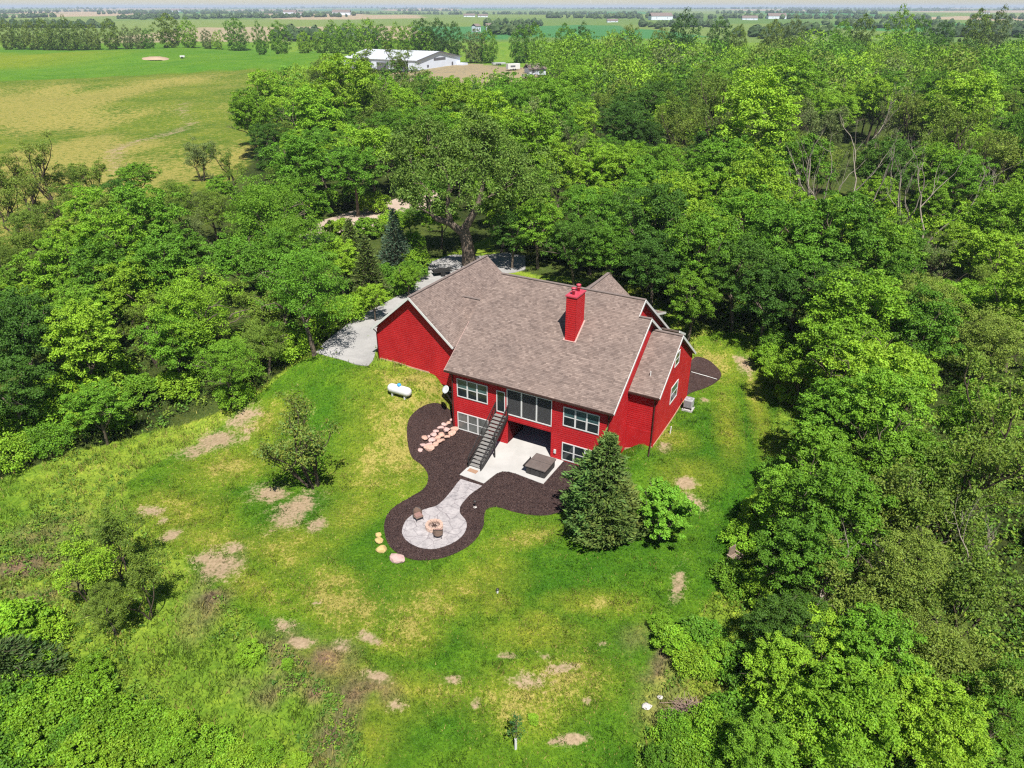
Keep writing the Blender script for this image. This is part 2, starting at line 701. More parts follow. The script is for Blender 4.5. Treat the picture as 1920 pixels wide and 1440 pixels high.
def drive_mat(name, stops, scale):
    m, nt, b = new_mat(name)
    setp(b, 0.92, 0.1)
    p = opos(nt)
    n1 = noise(nt, p, 0.25, 5, 0.65)
    n2 = noise(nt, p, scale, 5, 0.75)
    c = ramp(nt, n1, stops)
    c = mixc(nt, 1.0, c, ramp(nt, n2, [(0.3, (0.85, 0.85, 0.85)), (0.7, (1.1, 1.1, 1.1))]), 'MULTIPLY')
    nt.links.new(c, b.inputs["Base Color"])
    bump(nt, b, n2, 0.3, 0.02)


drive_mat("drive_concrete", [(0.3, (0.27, 0.265, 0.26)), (0.7, (0.37, 0.36, 0.35))], 6.0)
drive_mat("gravel", [(0.3, (0.36, 0.28, 0.22)), (0.7, (0.45, 0.36, 0.30))], 9.0)
# ------------------------------------------------------------------ zones of the ground
LAWN = px_poly([(560, 680), (440, 775), (330, 850), (235, 905), (250, 960), (330, 1040), (420, 1130), (520, 1200),
                (600, 1270), (660, 1330), (700, 1460), (1190, 1460), (1215, 1290), (1290, 1180), (1350, 1100),
                (1390, 1000), (1430, 870), (1465, 740), (1440, 680), (1390, 612), (1310, 630), (1290, 700),
                (1150, 700), (900, 660), (840, 705), (700, 690), (600, 664)])
FOREST_R = px_poly([(935, 500), (1010, 516), (1180, 530), (1290, 600), (1350, 622), (1420, 625), (1500, 700), (1520, 850),
                    (1480, 960), (1450, 1080), (1440, 1200), (1420, 1330), (1400, 1480), (2500, 1480), (2500, 118),
                    (1500, 134), (1100, 128), (1000, 140), (990, 165), (880, 165), (900, 300)])
FOREST_L = px_poly([(-700, 560), (0, 490), (150, 440), (330, 372), (450, 330), (500, 240), (560, 185), (640, 165), (880, 165),
                    (900, 300), (930, 440), (800, 490), (770, 520), (700, 575), (620, 640), (560, 672), (480, 735),
                    (380, 785), (260, 815), (120, 850), (0, 900), (-700, 1080)])
PASTURE = px_poly([(-1500, 235), (0, 156), (300, 141), (600, 126), (660, 140), (640, 165), (560, 185), (500, 240), (450, 330),
                   (330, 372), (150, 440), (0, 490), (-700, 560), (-1500, 640)], 4.0)
CROP = px_poly([(-1500, 235), (0, 156), (300, 141), (600, 126), (640, 120), (600, 96), (230, 78), (0, 86), (-1500, 130)], 4.0)
YARD = px_poly([(600, 122), (880, 122), (1010, 140), (1000, 168), (640, 165)], 4.0)

# (px, py, half width px, half height px, turn) of worn patches, turned into ground ellipses
BARE = [(505, 925, 34, 15, 0), (555, 955, 34, 30, 0.4), (592, 984, 16, 12, 0), (285, 958, 22, 8, 0), (307, 975, 8, 5, 0), (410, 1062, 42, 20, 0.5),
        (380, 1048, 18, 10, 0.3), (455, 785, 30, 12, -0.4), (400, 822, 30, 12, -0.5), (365, 848, 14, 10, 0), (320, 1005, 18, 8, -0.7),
        (440, 1030, 14, 8, 0), (425, 1028, 8, 8, 0), (592, 1132, 10, 5, 0), (1270, 1095, 12, 34, 0.35), (1400, 687, 14, 8, 0), (1385, 672, 8, 4, 0),
        (535, 1172, 22, 9, 0.5), (565, 1205, 22, 8, 0.2), (693, 1196, 24, 7, 0.4), (705, 1268, 26, 8, 0.2), (848, 1273, 17, 7, 0), (985, 1276, 36, 12, 0.1),
        (893, 1320, 10, 8, 0), (1055, 1252, 24, 8, 0), (1022, 1230, 16, 6, 0.3), (948, 1230, 14, 5, 0), (1100, 1315, 8, 6, 0), (1075, 1385, 24, 8, -0.2),
        (1040, 1392, 12, 5, 0), (1128, 1208, 10, 5, 0), (1285, 905, 22, 8, 0), (1300, 945, 18, 14, 0), (1245, 838, 14, 8, 0.5),
        (1320, 750, 8, 4, 0), (640, 1210, 18, 8, 0.5), (740, 1325, 16, 8, 0), (405, 830, 60, 10, -0.5)]
STRAW = [(780, 712, 80, 12, 0.22), (735, 765, 60, 26, 0.1), (800, 775, 34, 20, 0), (740, 840, 70, 40, -0.2), (690, 880, 50, 30, -0.4), (530, 1030, 60, 20, 0.3),
         (545, 1050, 26, 20, 0), (640, 1135, 70, 24, 0.7), (625, 1085, 40, 14, 0.3), (870, 1105, 70, 22, -0.2), (920, 1075, 40, 20, -0.5), (815, 1140, 60, 18, -0.1),
         (775, 1185, 40, 26, -0.6), (745, 1205, 40, 14, 0), (930, 1130, 30, 18, 0), (985, 1305, 66, 34, 0), (760, 1290, 90, 18, 0.15), (720, 1325, 50, 14, 0.2), (340, 960, 60, 22, 0.4),
         (300, 950, 40, 20, 0), (440, 870, 60, 20, -0.5), (385, 1010, 60, 16, 0.1), (460, 1090, 60, 14, 0.6), (1110, 1130, 60, 14, 0), (1255, 825, 30, 16, 0.4), (1290, 890, 40, 20, 0),
         (1420, 760, 12, 60, 0.2), (1330, 690, 50, 14, 0.2), (1060, 1270, 60, 30, 0), (980, 1010, 50, 12, -0.4), (1000, 1190, 70, 20, 0), (560, 1010, 50, 14, 0.3),
         (1365, 800, 16, 40, 0.2), (500, 790, 40, 14, -0.5), (660, 960, 30, 30, 0.3), (1010, 1160, 30, 12, 0), (620, 1250, 60, 20, 0.3), (690, 1380, 40, 30, 0)]
BROWN = [(545, 1240, 60, 30, -0.1), (610, 1235, 40, 20, 0.3), (628, 1375, 22, 50, 0.2), (515, 1298, 30, 14, 0), (590, 1300, 20, 10, 0), (690, 1285, 40, 14, 0.4),
         (400, 1110, 22, 40, 0), (660, 1300, 24, 18, 0), (1225, 1250, 22, 20, 0), (1290, 1340, 50, 34, 0), (40, 1060, 50, 40, 0), (90, 1110, 50, 20, 0), (1240, 1215, 40, 20, 0.4)]
LUSH = [(625, 1132, 110, 7, .68), (770, 1240, 90, 6, .35), (690, 1075, 110, 6, .55), (560, 1075, 60, 6, .75), (905, 1255, 60, 7, -.5), (1050, 1090, 100, 7, -.35), (1400, 800, 8, 90, .25), (1360, 1000, 8, 80, .3), (420, 930, 90, 6, -.6), (500, 850, 90, 6, -.5), (480, 1010, 40, 24, 0), (700, 1155, 46, 24, 0.1), (790, 1190, 40, 26, 0), (690, 1105, 70, 22, 0.3), (600, 900, 40, 60, 0), (830, 1290, 60, 26, 0), (870, 1345, 70, 26, 0), (1100, 1060, 110, 40, 0),
        (640, 790, 60, 20, 0), (720, 880, 24, 18, 0), (1330, 840, 40, 40, 0), (740, 1015, 36, 30, 0), (1120, 1240, 40, 70, 0), (590, 1290, 26, 40, 0), (1390, 900, 30, 90, 0.2), (1340, 1010, 30, 50, 0)]


def ellipses(lst):
    out = []
    for (px, py, rx, ry, t) in lst:
        x, y, z = on_ground(px, py)
        d = math.sqrt(x * x + y * y + (CAM_H - z) ** 2)
        out.append((x, y, rx * d / F_PX, ry * d / F_PX * d / (CAM_H - z), -t))
    return out


def ell_mask(lst, x, y):
    m = np.zeros(np.shape(x))
    for (cx, cy_, rx, ry, t) in lst:
        dx = x - cx
        dy = y - cy_
        near = (np.abs(dx) < 2.2 * max(rx, ry)) & (np.abs(dy) < 2.2 * max(rx, ry))
        if not near.any():
            continue
        dx = dx[near]
        dy = dy[near]
        a = dx * math.cos(t) + dy * math.sin(t)
        b = -dx * math.sin(t) + dy * math.cos(t)
        q = np.sqrt((a / rx) ** 2 + (b / ry) ** 2)
        m[near] = np.maximum(m[near], np.clip(1.08 - .50 * q, 0, 1))
    return m


E_BARE, E_STRAW, E_BROWN, E_LUSH = ellipses(BARE), ellipses(STRAW), ellipses(BROWN), ellipses(LUSH)


def cover(x, y):
    """colour of the ground cover, share of straw and of bare soil, and the zone of every point"""
    x = np.asarray(x, float)
    y = np.asarray(y, float)
    n = x.size
    a = fbm(x / 7.0, y / 7.0, 21, 4)[:, None]
    b = fbm(x / 1.6, y / 1.6, 22, 3)[:, None]
    zone = np.full(n, 1)
    lawn = inside(LAWN, x, y)
    zone[lawn] = 0
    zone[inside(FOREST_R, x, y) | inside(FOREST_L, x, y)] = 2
    zone[inside(PASTURE, x, y)] = 3
    zone[inside(CROP, x, y)] = 4
    farm = (zone == 1) & (y > 330)
    zone[farm] = 5
    col = np.zeros((n, 3))
    dry = np.zeros(n)
    bare = np.zeros(n)

    def mix(c0, c1, t):
        t = np.clip(t, 0, 1)
        return np.array(c0) * (1 - t) + np.array(c1) * t
    t = np.clip((a - 0.32) / 0.36, 0, 1)
    lawnc = mix((0.044, 0.125, 0.009), (0.100, 0.180, 0.013), 0.75 * t + 0.25 * np.clip((b - 0.3) / 0.4, 0, 1))
    lush = ell_mask(E_LUSH, x, y)[:, None]
    straw = ell_mask(E_STRAW, x, y)
    lawnc = lawnc * (1 - 0.7 * lush) + np.array((0.036, 0.112, 0.008)) * 0.7 * lush
    lawnc = lawnc * (1 - 0.55 * straw[:, None]) + np.array((0.235, 0.235, 0.028)) * 0.55 * straw[:, None]
    brown = ell_mask(E_BROWN, x, y)[:, None] * np.clip((b - 0.25) / 0.3, 0, 1)
    lawnc = lawnc * (1 - brown) + np.array((0.15, 0.10, 0.07)) * brown
    col[:] = lawnc
    dry[:] = 0.46 * straw - 0.02 + 0.8 * (a[:, 0] - 0.5)
    bare[:] = 0.86 * ell_mask(E_BARE, x, y)
    m = zone == 1
    mead = mix((0.105, 0.185, 0.018), (0.185, 0.255, 0.030), t)
    mead = mead * (1 - brown) + np.array((0.15, 0.105, 0.07)) * brown
    col[m] = mead[m]
    dry[m] = 0.12 + 0.7 * (a[m, 0] - 0.5) + 0.3 * straw[m]
    m = zone == 2
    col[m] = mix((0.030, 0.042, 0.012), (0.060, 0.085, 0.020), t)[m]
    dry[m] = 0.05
    bare[m] = 0.0
    m = zone == 3
    wet = np.clip((fbm(x / 26.0, y / 60.0, 31, 3) - 0.42) / 0.22, 0, 1)
    col[m] = mix((0.075, 0.130, 0.014), (0.135, 0.170, 0.024), t)[m]
    edge = sst(np.abs((y - 400) - 0.8 * (x + 182)), 0, 60)
    dry[m] = (0.33 + 0.30 * wet * edge)[m]
    # the worn track across the pasture
    tx0, ty0 = at_z(215, 300, 4)
    tx1, ty1 = at_z(365, 195, 4)
    dx, dy = tx1 - tx0, ty1 - ty0
    L = math.hypot(dx, dy)
    s = ((x - tx0) * dx + (y - ty0) * dy) / L
    o = np.abs(((x - tx0) * dy - (y - ty0) * dx) / L + 4 * np.sin(s / 14.0))
    trk = (1 - sst(o, .8, 4.5)) * sst(s, -45, 0) * (1 - sst(s, L, L + 30))
    bare[m] = (0.66 * trk * (0.5 + 0.7 * b[:, 0]))[m]
    m = zone == 4
    c4 = mix((0.066, 0.165, 0.016), (0.095, 0.190, 0.018), t)
    yel = sst(y, 455, 480) * (1 - sst(y, 560, 600)) * (1 - sst(x, -330, -240))
    c4 = c4 * (1 - 0.75 * yel[:, None]) + np.array((0.17, 0.205, 0.018)) * 0.75 * yel[:, None]
    tan = sst(y + 0.12 * (x + 400), 735, 745) * (1 - sst(x, -420, -360))
    c4 = c4 * (1 - tan[:, None]) + np.array((0.32, 0.25, 0.15)) * tan[:, None]
    col[m] = c4[m]
    # farmland of square fields beyond
    m = zone == 5
    if m.any():
        xf, yf = x[m], y[m]
        ang = 0.18
        p = (xf * math.cos(ang) + yf * math.sin(ang)) / 330.0
        q = (-xf * math.sin(ang) + yf * math.cos(ang)) / (420.0 + 0.10 * np.maximum(yf - 800, 0))
        p = p / (1 + np.maximum(yf - 800, 0) / 5200.0)
        h = _hash(np.floor(p + 0.4 * np.floor(q)), np.floor(q), 77)
        h2 = _hash(np.floor(p + 0.4 * np.floor(q)), np.floor(q), 78)
        cf = mix((0.090, 0.165, 0.040), (0.165, 0.215, 0.060), h2[:, None])
        cf = np.where((h > 0.60)[:, None], mix((0.30, 0.25, 0.17), (0.36, 0.27, 0.19), h2[:, None]), cf)
        cf = np.where((h > 0.84)[:, None], mix((0.05, 0.16, 0.06), (0.06, 0.19, 0.05), h2[:, None]), cf)
        near = yf < 800
        cf = np.where(near[:, None], mix((0.10, 0.20, 0.025), (0.14, 0.22, 0.03), t[m]), cf)
        col[m] = cf
    m = inside(YARD, x, y) & (zone != 4)
    col[m] = (0.26, 0.21, 0.15)
    bare[m] = 0.35
    dry[m] = 0.4
    return col, np.clip(dry, 0, 1), np.clip(bare, 0, 1), zone


def axis(lo, f0, f1, hi, step, g):
    mid = np.arange(f0, f1 + step * 0.5, step)
    up = [mid[-1]]
    s = step
    while up[-1] < hi:
        s *= g
        up.append(up[-1] + s)
    dn = [mid[0]]
    s = step
    while dn[-1] > lo:
        s *= g
        dn.append(dn[-1] - s)
    return np.concatenate([np.array(dn[1:])[::-1], mid, np.array(up[1:])])


gx = axis(-26000, -42, 34, 26000, 0.36, 1.050)
gy = axis(-200, 17, 84, 42000, 0.36, 1.042)
GX, GY = np.meshgrid(gx, gy)
gxr, gyr = GX.ravel(), GY.ravel()
gz = ground(gxr, gyr)
gcol, gdry, gbare, gzone = cover(gxr, gyr)
nx, ny = len(gx), len(gy)
idx = np.arange(nx * ny).reshape(ny, nx)
q = np.stack([idx[:-1, :-1], idx[:-1, 1:], idx[1:, 1:], idx[1:, :-1]], -1).reshape(-1, 4)
# leave the ground open below the house, where the basement stands
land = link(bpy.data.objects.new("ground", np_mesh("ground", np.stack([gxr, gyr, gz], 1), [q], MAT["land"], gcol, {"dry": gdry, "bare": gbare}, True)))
tag(land, "rolling green land with lawn, meadow, pasture and far fields", "ground", kind="structure")


# ------------------------------------------------------------------ sheets laid on the ground
def smooth_loop(pts, n=6):
    """closed Catmull-Rom curve through points"""
    out = []
    k = len(pts)
    for i in range(k):
        p0, p1, p2, p3 = [np.array(pts[(i + j - 1) % k], float) for j in range(4)]
        for s in range(n):
            t = s / n
            out.append(tuple(0.5 * ((2 * p1) + (-p0 + p2) * t + (2 * p0 - 5 * p1 + 4 * p2 - p3) * t * t + (-p0 + 3 * p1 - 3 * p2 + p3) * t ** 3)))
    return out


def draped(name, poly_xy, lift, mat, maxlen=0.9, skirt=0.12, zf=None):
    import bmesh
    bm = bmesh.new()
    vs = [bm.verts.new((x, y, 0)) for x, y in poly_xy]
    f = bm.faces.new(vs)
    bmesh.ops.triangulate(bm, faces=[f])
    for _ in range(7):
        long = [e for e in bm.edges if e.calc_length() > maxlen]
        if not long:
            break
        bmesh.ops.subdivide_edges(bm, edges=long, cuts=1)
        bmesh.ops.triangulate(bm, faces=[f for f in bm.faces if len(f.verts) > 3])
    X = np.array([v.co.x for v in bm.verts])
    Y = np.array([v.co.y for v in bm.verts])
    Z = (ground(X, Y) if zf is None else zf(X, Y)) + lift
    for v, z in zip(bm.verts, Z):
        v.co.z = z
    be = [e for e in bm.edges if e.is_boundary]
    r = bmesh.ops.extrude_edge_only(bm, edges=be)
    for v in [g for g in r['geom'] if isinstance(g, bmesh.types.BMVert)]:
        v.co.z -= skirt + lift
    bmesh.ops.recalc_face_normals(bm, faces=bm.faces[:])
    me = bpy.data.meshes.new(name)
    bm.to_mesh(me)
    bm.free()
    if sum(p.normal.z * p.area for p in me.polygons) < 0:
        me.flip_normals()
    me.materials.append(mat)
    o = link(bpy.data.objects.new(name, me))
    return o


MULCH_UV = [(-0.05, 1.6), (-0.9, 1.5), (-1.9, 0.2), (-2.45, -2.66), (-2.2, -4.29), (-0.78, -5.87), (0.96, -6.56), (2.3, -7.6), (3.0, -9.1), (2.73, -10.69),
            (2.34, -12.64), (2.89, -14.31), (4.18, -15.77), (5.5, -16.51), (7.07, -16.64), (8.31, -16.09), (9.36, -14.95), (10.03, -13.13),
            (9.82, -11.11), (9.18, -9.86), (8.95, -9.0), (9.6, -8.4), (11.13, -8.29), (12.75, -7.83), (13.92, -6.92), (15.2, -4.67), (15.6, -2.0), (15.3, 0.3), (8.0, 1.2)]
mul_xy = [xy_of(*p) for p in smooth_loop(MULCH_UV, 5)]
mulch = tag(draped("mulch_bed", mul_xy, 0.045, MAT["mulch"]), "dark brown mulch bed curving round the patio and fire pit", "mulch bed", kind="structure")
MULR = px_poly([(1296, 676), (1320, 672), (1345, 690), (1352, 706), (1335, 722), (1300, 735), (1278, 742), (1270, 720)])
tag(draped("mulch_bed", [tuple(p) for p in smooth_loop(MULR, 4)], 0.05, MAT["mulch"]), "small dark mulch bed at the right rear corner of the house", "mulch bed", kind="structure")

PATIO_UV = [(4.56, -6.2), (7.0, -6.28), (7.12, -5.2), (7.22, -4.5), (7.5, -4.0), (8.0, -3.78), (8.6, -3.74), (11.37, -3.95), (11.41, -0.05), (10.15, -0.05), (10.15, 5.2), (5.75, 5.2), (5.75, -0.05), (4.56, -0.05)]
mb = MB().prism([xy_of(*p) for p in PATIO_UV], -0.10, 0.085)
tag(mb.build("patio", MAT["concrete"]), "pale concrete patio slab running under the porch", "patio", kind="structure")
PATH_UV = [(5.08, -6.22), (5.22, -8.58), (5.30, -9.6), (5.25, -10.6), (4.86, -11.2), (4.42, -11.97), (4.2, -12.79), (4.27, -13.58), (4.74, -14.55), (5.34, -15.05), (5.95, -15.29), (6.78, -15.37),
           (7.45, -15.23), (7.93, -14.99), (8.31, -14.6), (8.72, -13.92), (8.94, -13.25), (8.96, -12.44), (8.68, -11.62), (8.2, -11.05), (7.46, -10.6), (7.09, -10.11), (6.88, -9.51), (6.8, -8.09), (6.93, -6.26)]
pl = smooth_loop(PATH_UV, 4)
pl = [p for p in pl if p[1] < -6.29] 
mb = MB().prism([xy_of(*p) for p in pl], -0.08, 0.075)
tag(mb.build("path", MAT["stamped_concrete"]), "grey stamped concrete path widening to a round fire pit terrace", "path", kind="structure")

DRIVE = [(592, 662), (690, 687), (700, 676), (712, 640), (790, 560), (905, 520), (985, 506), (985, 480), (950, 474), (905, 480), (850, 478), (800, 494), (790, 520), (752, 552), (700, 580), (655, 605), (620, 632)]
drive = draped("driveway", px_poly(DRIVE), 0.06, MAT["drive_concrete"], 2.0)
tag(drive, "pale concrete driveway beside the garage", "driveway", kind="structure")
GRAV = [(560, 440), (610, 412), (660, 396), (725, 378), (800, 352), (830, 366), (790, 400), (735, 418), (680, 430), (620, 448), (560, 470)]
grav = draped("gravel_road", px_poly(GRAV), 0.07, MAT["gravel"], 2.5)
tag(grav, "pinkish gravel farm road passing between the trees", "road", kind="structure")
# ------------------------------------------------------------------ the red house
house = empty("house", (HO[0], HO[1], 0.0), YAW)
tag(house, "large red sided house with brown shingled roof and walkout basement", "house")


def zf(v):
    return 6.25 + 0.70 * (v + 0.45)


RS = 0.86


def zg(u):
    return 11.69 - RS * abs(u + 5.4)


def shingles(parent, eL, eR, tL, tR, seed):
    """overlapping shingle tabs over a roof plane; e = eave corners, t = top corners"""
    g = np.random.default_rng(seed)
    eL, eR, tL, tR = [np.array(p, float) for p in (eL, eR, tL, tR)]
    Ls = np.linalg.norm((tL - eL))
    nrow = max(1, int(round(Ls / 0.155)))
    nrm = np.cross(eR - eL, tL - eL)
    nrm /= np.linalg.norm(nrm)
    if nrm[2] < 0:
        nrm = -nrm
    P = []
    C = []
    for r in range(nrow):
        s0, s1 = r / nrow, (r + 1) / nrow
        a0, b0 = eL + (tL - eL) * s0, eR + (tR - eR) * s0
        a1, b1 = eL + (tL - eL) * s1, eR + (tR - eR) * s1
        W = np.linalg.norm(b0 - a0)
        cuts = [0.0]
        x = -g.random() * 0.3
        while x < W:
            x += g.uniform(0.18, 0.40)
            if 0.03 < x < W - 0.03:
                cuts.append(x)
        cuts.append(W)
        for c0, c1 in zip(cuts[:-1], cuts[1:]):
            f0, f1 = c0 / W, c1 / W
            h = g.uniform(0.018, 0.026)
            lo0, lo1 = a0 + (b0 - a0) * f0, a0 + (b0 - a0) * f1
            hi0, hi1 = a1 + (b1 - a1) * f0, a1 + (b1 - a1) * f1
            P += [lo0 + nrm * 0.002, lo1 + nrm * 0.002, lo0 + nrm * h, lo1 + nrm * h, hi1 + nrm * 0.004, hi0 + nrm * 0.004]
            k = g.random()
            base = np.array((0.196, 0.150, 0.132)) if k < 0.62 else (np.array((0.158, 0.120, 0.106)) if k < 0.84 else np.array((0.232, 0.180, 0.158)))
            C += [base * g.uniform(0.88, 1.12)] * 6
    P = np.array(P)
    n = len(P) // 6
    o = np.arange(n)[:, None] * 6
    F = np.concatenate([o + np.array([0, 1, 3, 2]), o + np.array([2, 3, 4, 5])])
    ob = link(bpy.data.objects.new("shingles", np_mesh("shingles", P, [F], MAT["shingle"], np.array(C))), parent)
    tag(ob, kind="stuff")
    return ob


def roof_plane(eL, eR, tR, tL, seed, t=0.16, lab=None):
    mb = MB().slab([eL, eR, tR, tL], t)
    o = mb.build("roof_plane", MAT["roof_deck"], house)
    shingles(o, eL, eR, tL, tR, seed)
    return o


# main roof, front slope in two steps, then the back slopes
roof_plane((-.5, -.45, zf(-.45)), (15.8, -.45, zf(-.45)), (15.8, 7.3, zf(7.3)), (-.5, 7.3, zf(7.3)), 1)
roof_plane((.3, 7.3, zf(7.3)), (14.65, 7.3, zf(7.3)), (14.65, 8.75, zf(8.75)), (.3, 8.75, zf(8.75)), 2)
zr = zf(8.75)
roof_plane((14.65, 18.0, zr - .70 * 9.25), (.3, 18.0, zr - .70 * 9.25), (.3, 8.75, zr), (14.65, 8.75, zr), 3)
zs = zf(7.3)
roof_plane((15.8, 13.5, zs - .7 * 6.2), (14.66, 13.5, zs - .7 * 6.2), (14.66, 7.3, zs), (15.8, 7.3, zs), 4)
roof_plane((.29, 13.5, zs - .7 * 6.2), (-.5, 13.5, zs - .7 * 6.2), (-.5, 7.3, zs), (.29, 7.3, zs), 5)
# garage wing
roof_plane((-.7, 1.38, zg(-.7)), (-.7, 15.5, zg(-.7)), (-5.4, 15.5, 11.69), (-5.4, 1.38, 11.69), 6)
roof_plane((-10.1, 15.5, zg(-10.1)), (-10.1, 1.38, zg(-10.1)), (-5.4, 1.38, 11.69), (-5.4, 15.5, 11.69), 7)
# saddle between the two roofs
roof_plane((-3.9, 5.0, 10.04 - .81 * 2.7), (-.05, 5.0, 10.04 - .81 * 2.7), (-.05, 7.7, 10.04), (-3.9, 7.7, 10.04), 8, 0.3)
roof_plane((-.05, 10.4, 10.04 - .81 * 2.7), (-3.9, 10.4, 10.04 - .81 * 2.7), (-3.9, 7.7, 10.04), (-.05, 7.7, 10.04), 9, 0.3)
# gable to the rear
roof_plane((11.4, 9.6, 11.04 - .83 * 3.95), (11.4, 18.3, 11.04 - .83 * 3.95), (7.45, 18.3, 11.04), (7.45, 9.6, 11.04), 10)
roof_plane((3.5, 18.3, 11.04 - .83 * 3.95), (3.5, 9.6, 11.04 - .83 * 3.95), (7.45, 9.6, 11.04), (7.45, 18.3, 11.04), 11)
# right wing
roof_plane((15.45, 3.8, 6.25), (18.2, 3.8, 6.25), (18.2, 9.05, 9.95), (15.45, 9.05, 9.95), 12)
roof_plane((18.2, 14.6, 6.0), (15.45, 14.6, 6.0), (15.45, 9.05, 9.95), (18.2, 9.05, 9.95), 13)
# small roofs over the entrance side
roof_plane((12.6, 17.6, 6.4), (16.2, 17.6, 6.4), (16.2, 15.2, 7.6), (12.6, 15.2, 7.6), 14)
roof_plane((9.4, 22.6, 6.2), (12.6, 22.6, 6.2), (12.6, 18.6, 7.4), (9.4, 18.6, 7.4), 15)


# ridge caps, trim boards, gutters
def bar(name, mat, a, b, w, h=None, parent=None):
    return MB().bar(a, b, w, h).build(name, MAT[mat], parent or house)


for a, b in (((.3, 8.75, zr + .02), (14.65, 8.75, zr + .02)), ((-5.4, 1.38, 11.71), (-5.4, 15.5, 11.71)), ((7.45, 9.6, 11.06), (7.45, 18.3, 11.06)), ((15.5, 9.05, 9.97), (18.2, 9.05, 9.97)),
             ((-3.55, 7.7, 10.06), (-.35, 7.7, 10.06)), ((14.7, 7.3, zs + .02), (15.8, 7.3, zs + .02))):
    bar("ridge_cap", "roof_deck", a, b, 0.30, 0.05)
OV = -0.09
# white rake boards on the ends
RK = [((-10.1, 1.36, zg(-10.1)), (-5.4, 1.36, 11.69)), ((-.7, 1.36, zg(-.7)), (-5.4, 1.36, 11.69)),
      ((15.82, -.45, zf(-.45)), (15.82, 7.3, zs)), ((15.82, 13.5, zs - .7 * 6.2), (15.82, 7.3, zs)),
      ((14.67, 7.3, zs), (14.67, 8.75, zr)), ((14.67, 18.0, zr - .7 * 9.25), (14.67, 8.75, zr)),
      ((18.22, 3.8, 6.25), (18.22, 9.05, 9.95)), ((18.22, 14.6, 6.0), (18.22, 9.05, 9.95)),
      ((-.52, -.45, zf(-.45)), (-.52, 4.0, zf(4.0)))]
for i, (a, b) in enumerate(RK):
    a2 = (a[0], a[1], a[2] + OV)
    b2 = (b[0], b[1], b[2] + OV)
    o = bar("rake_board", "white_trim" if i not in (8,) else "pink_trim", a2, b2, 0.04, 0.21)
bar("valley_flashing", "pink_trim", (-1.72, 5.62, 8.38), (-3.52, 7.74, 10.06), 0.12, 0.06)
for a, b in (((-.5, -.51, 6.17), (15.8, -.51, 6.17)), ((15.5, 3.74, 6.17), (18.2, 3.74, 6.17)), ((-10.16, 1.4, zg(-10.1) - .08), (-10.16, 15.5, zg(-10.1) - .08))):
    bar("gutter", "brown_metal", a, b, 0.12, 0.13)
for a, b in (((12.6, 17.64, 6.3), (16.2, 17.64, 6.3)), ((16.24, 17.6, 6.32), (16.24, 15.2, 7.52)), ((9.4, 22.64, 6.1), (12.6, 22.64, 6.1)), ((12.64, 22.6, 6.12), (12.64, 18.6, 7.32))):
    bar("fascia_board", "white_trim", a, b, 0.05, 0.2)
for a in ((9.7, 22.3), (12.3, 22.3), (12.9, 17.3), (15.9, 17.3)):
    bar("porch_post", "white_trim", (a[0], a[1], 1.5), (a[0], a[1], 6.2), 0.16)
# soffits under the front eaves and rakes
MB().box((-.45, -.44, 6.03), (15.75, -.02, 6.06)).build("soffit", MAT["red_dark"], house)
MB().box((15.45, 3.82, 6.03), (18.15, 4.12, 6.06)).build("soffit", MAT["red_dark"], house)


# walls: a plain core, and lapped boards in front of it
def lap_wall(p0, d, nrm, length, z0, top, openings=(), ex=0.20, name="siding", mat="red_siding", zmax=20):
    """boards along direction d from p0; top(s) gives the height of the wall at s; openings are (s0, s1, z0, z1)"""
    p0 = np.array(p0, float)
    d = np.array(d, float)
    nrm = np.array(nrm, float)
    ss = np.linspace(0, length, 241)
    tops = np.array([top(s) for s in ss])
    P = []
    z = z0
    while z < tops.max() - 0.02 and z < zmax:
        z1 = min(z + ex, tops.max())
        ok = tops > z + 0.04
        brk = sorted({0.0, length} | {o[0] for o in openings if o[2] < z1 - .01 and o[3] > z + .01} | {o[1] for o in openings if o[2] < z1 - .01 and o[3] > z + .01})
        if not ok.any():
            break
        sa, sb = ss[ok][0], ss[ok][-1]
        for a, b in zip(brk[:-1], brk[1:]):
            m = 0.5 * (a + b)
            if any(o[0] - 1e-6 < m < o[1] + 1e-6 and o[2] < z1 - .01 and o[3] > z + .01 for o in openings):
                continue
            a, b = max(a, sa), min(b, sb)
            if b - a < 0.02:
                continue
            A = p0 + d * a
            B = p0 + d * b
            za = zb = z1
            lo = nrm * 0.023
            hi = nrm * 0.004
            P += [(A[0], A[1], z), (B[0], B[1], z), (A[0] + lo[0], A[1] + lo[1], z), (B[0] + lo[0], B[1] + lo[1], z),
                  (B[0] + hi[0], B[1] + hi[1], zb), (A[0] + hi[0], A[1] + hi[1], za)]
        z += ex
    P = np.array(P)
    n = len(P) // 6
    o = np.arange(n)[:, None] * 6
    F = np.concatenate([o + np.array([0, 1, 3, 2]), o + np.array([2, 3, 4, 5])])
    ob = link(bpy.data.objects.new(name, np_mesh(name, P, [F], MAT[mat])), house)
    return tag(ob, kind="stuff")


W_UL = (0.60, 3.68, 3.72, 5.42)
W_LL = (0.54, 3.69, 0.20, 1.90)
W_UR = (11.27, 14.40, 3.72, 5.42)
W_LR = (11.27, 14.40, 0.25, 1.88)
DOOR = (4.66, 5.55, 3.20, 5.35)
PORCH = (5.70, 10.13, 3.17, 5.76)
CAVE = (5.75, 10.15, -0.3, 2.58)
fo = [W_UL, W_LL, W_UR, W_LR, DOOR, PORCH, CAVE]
lap_wall((0, 0), (1, 0), (0, -1), 15.4, -0.1, lambda s: 6.06, fo)
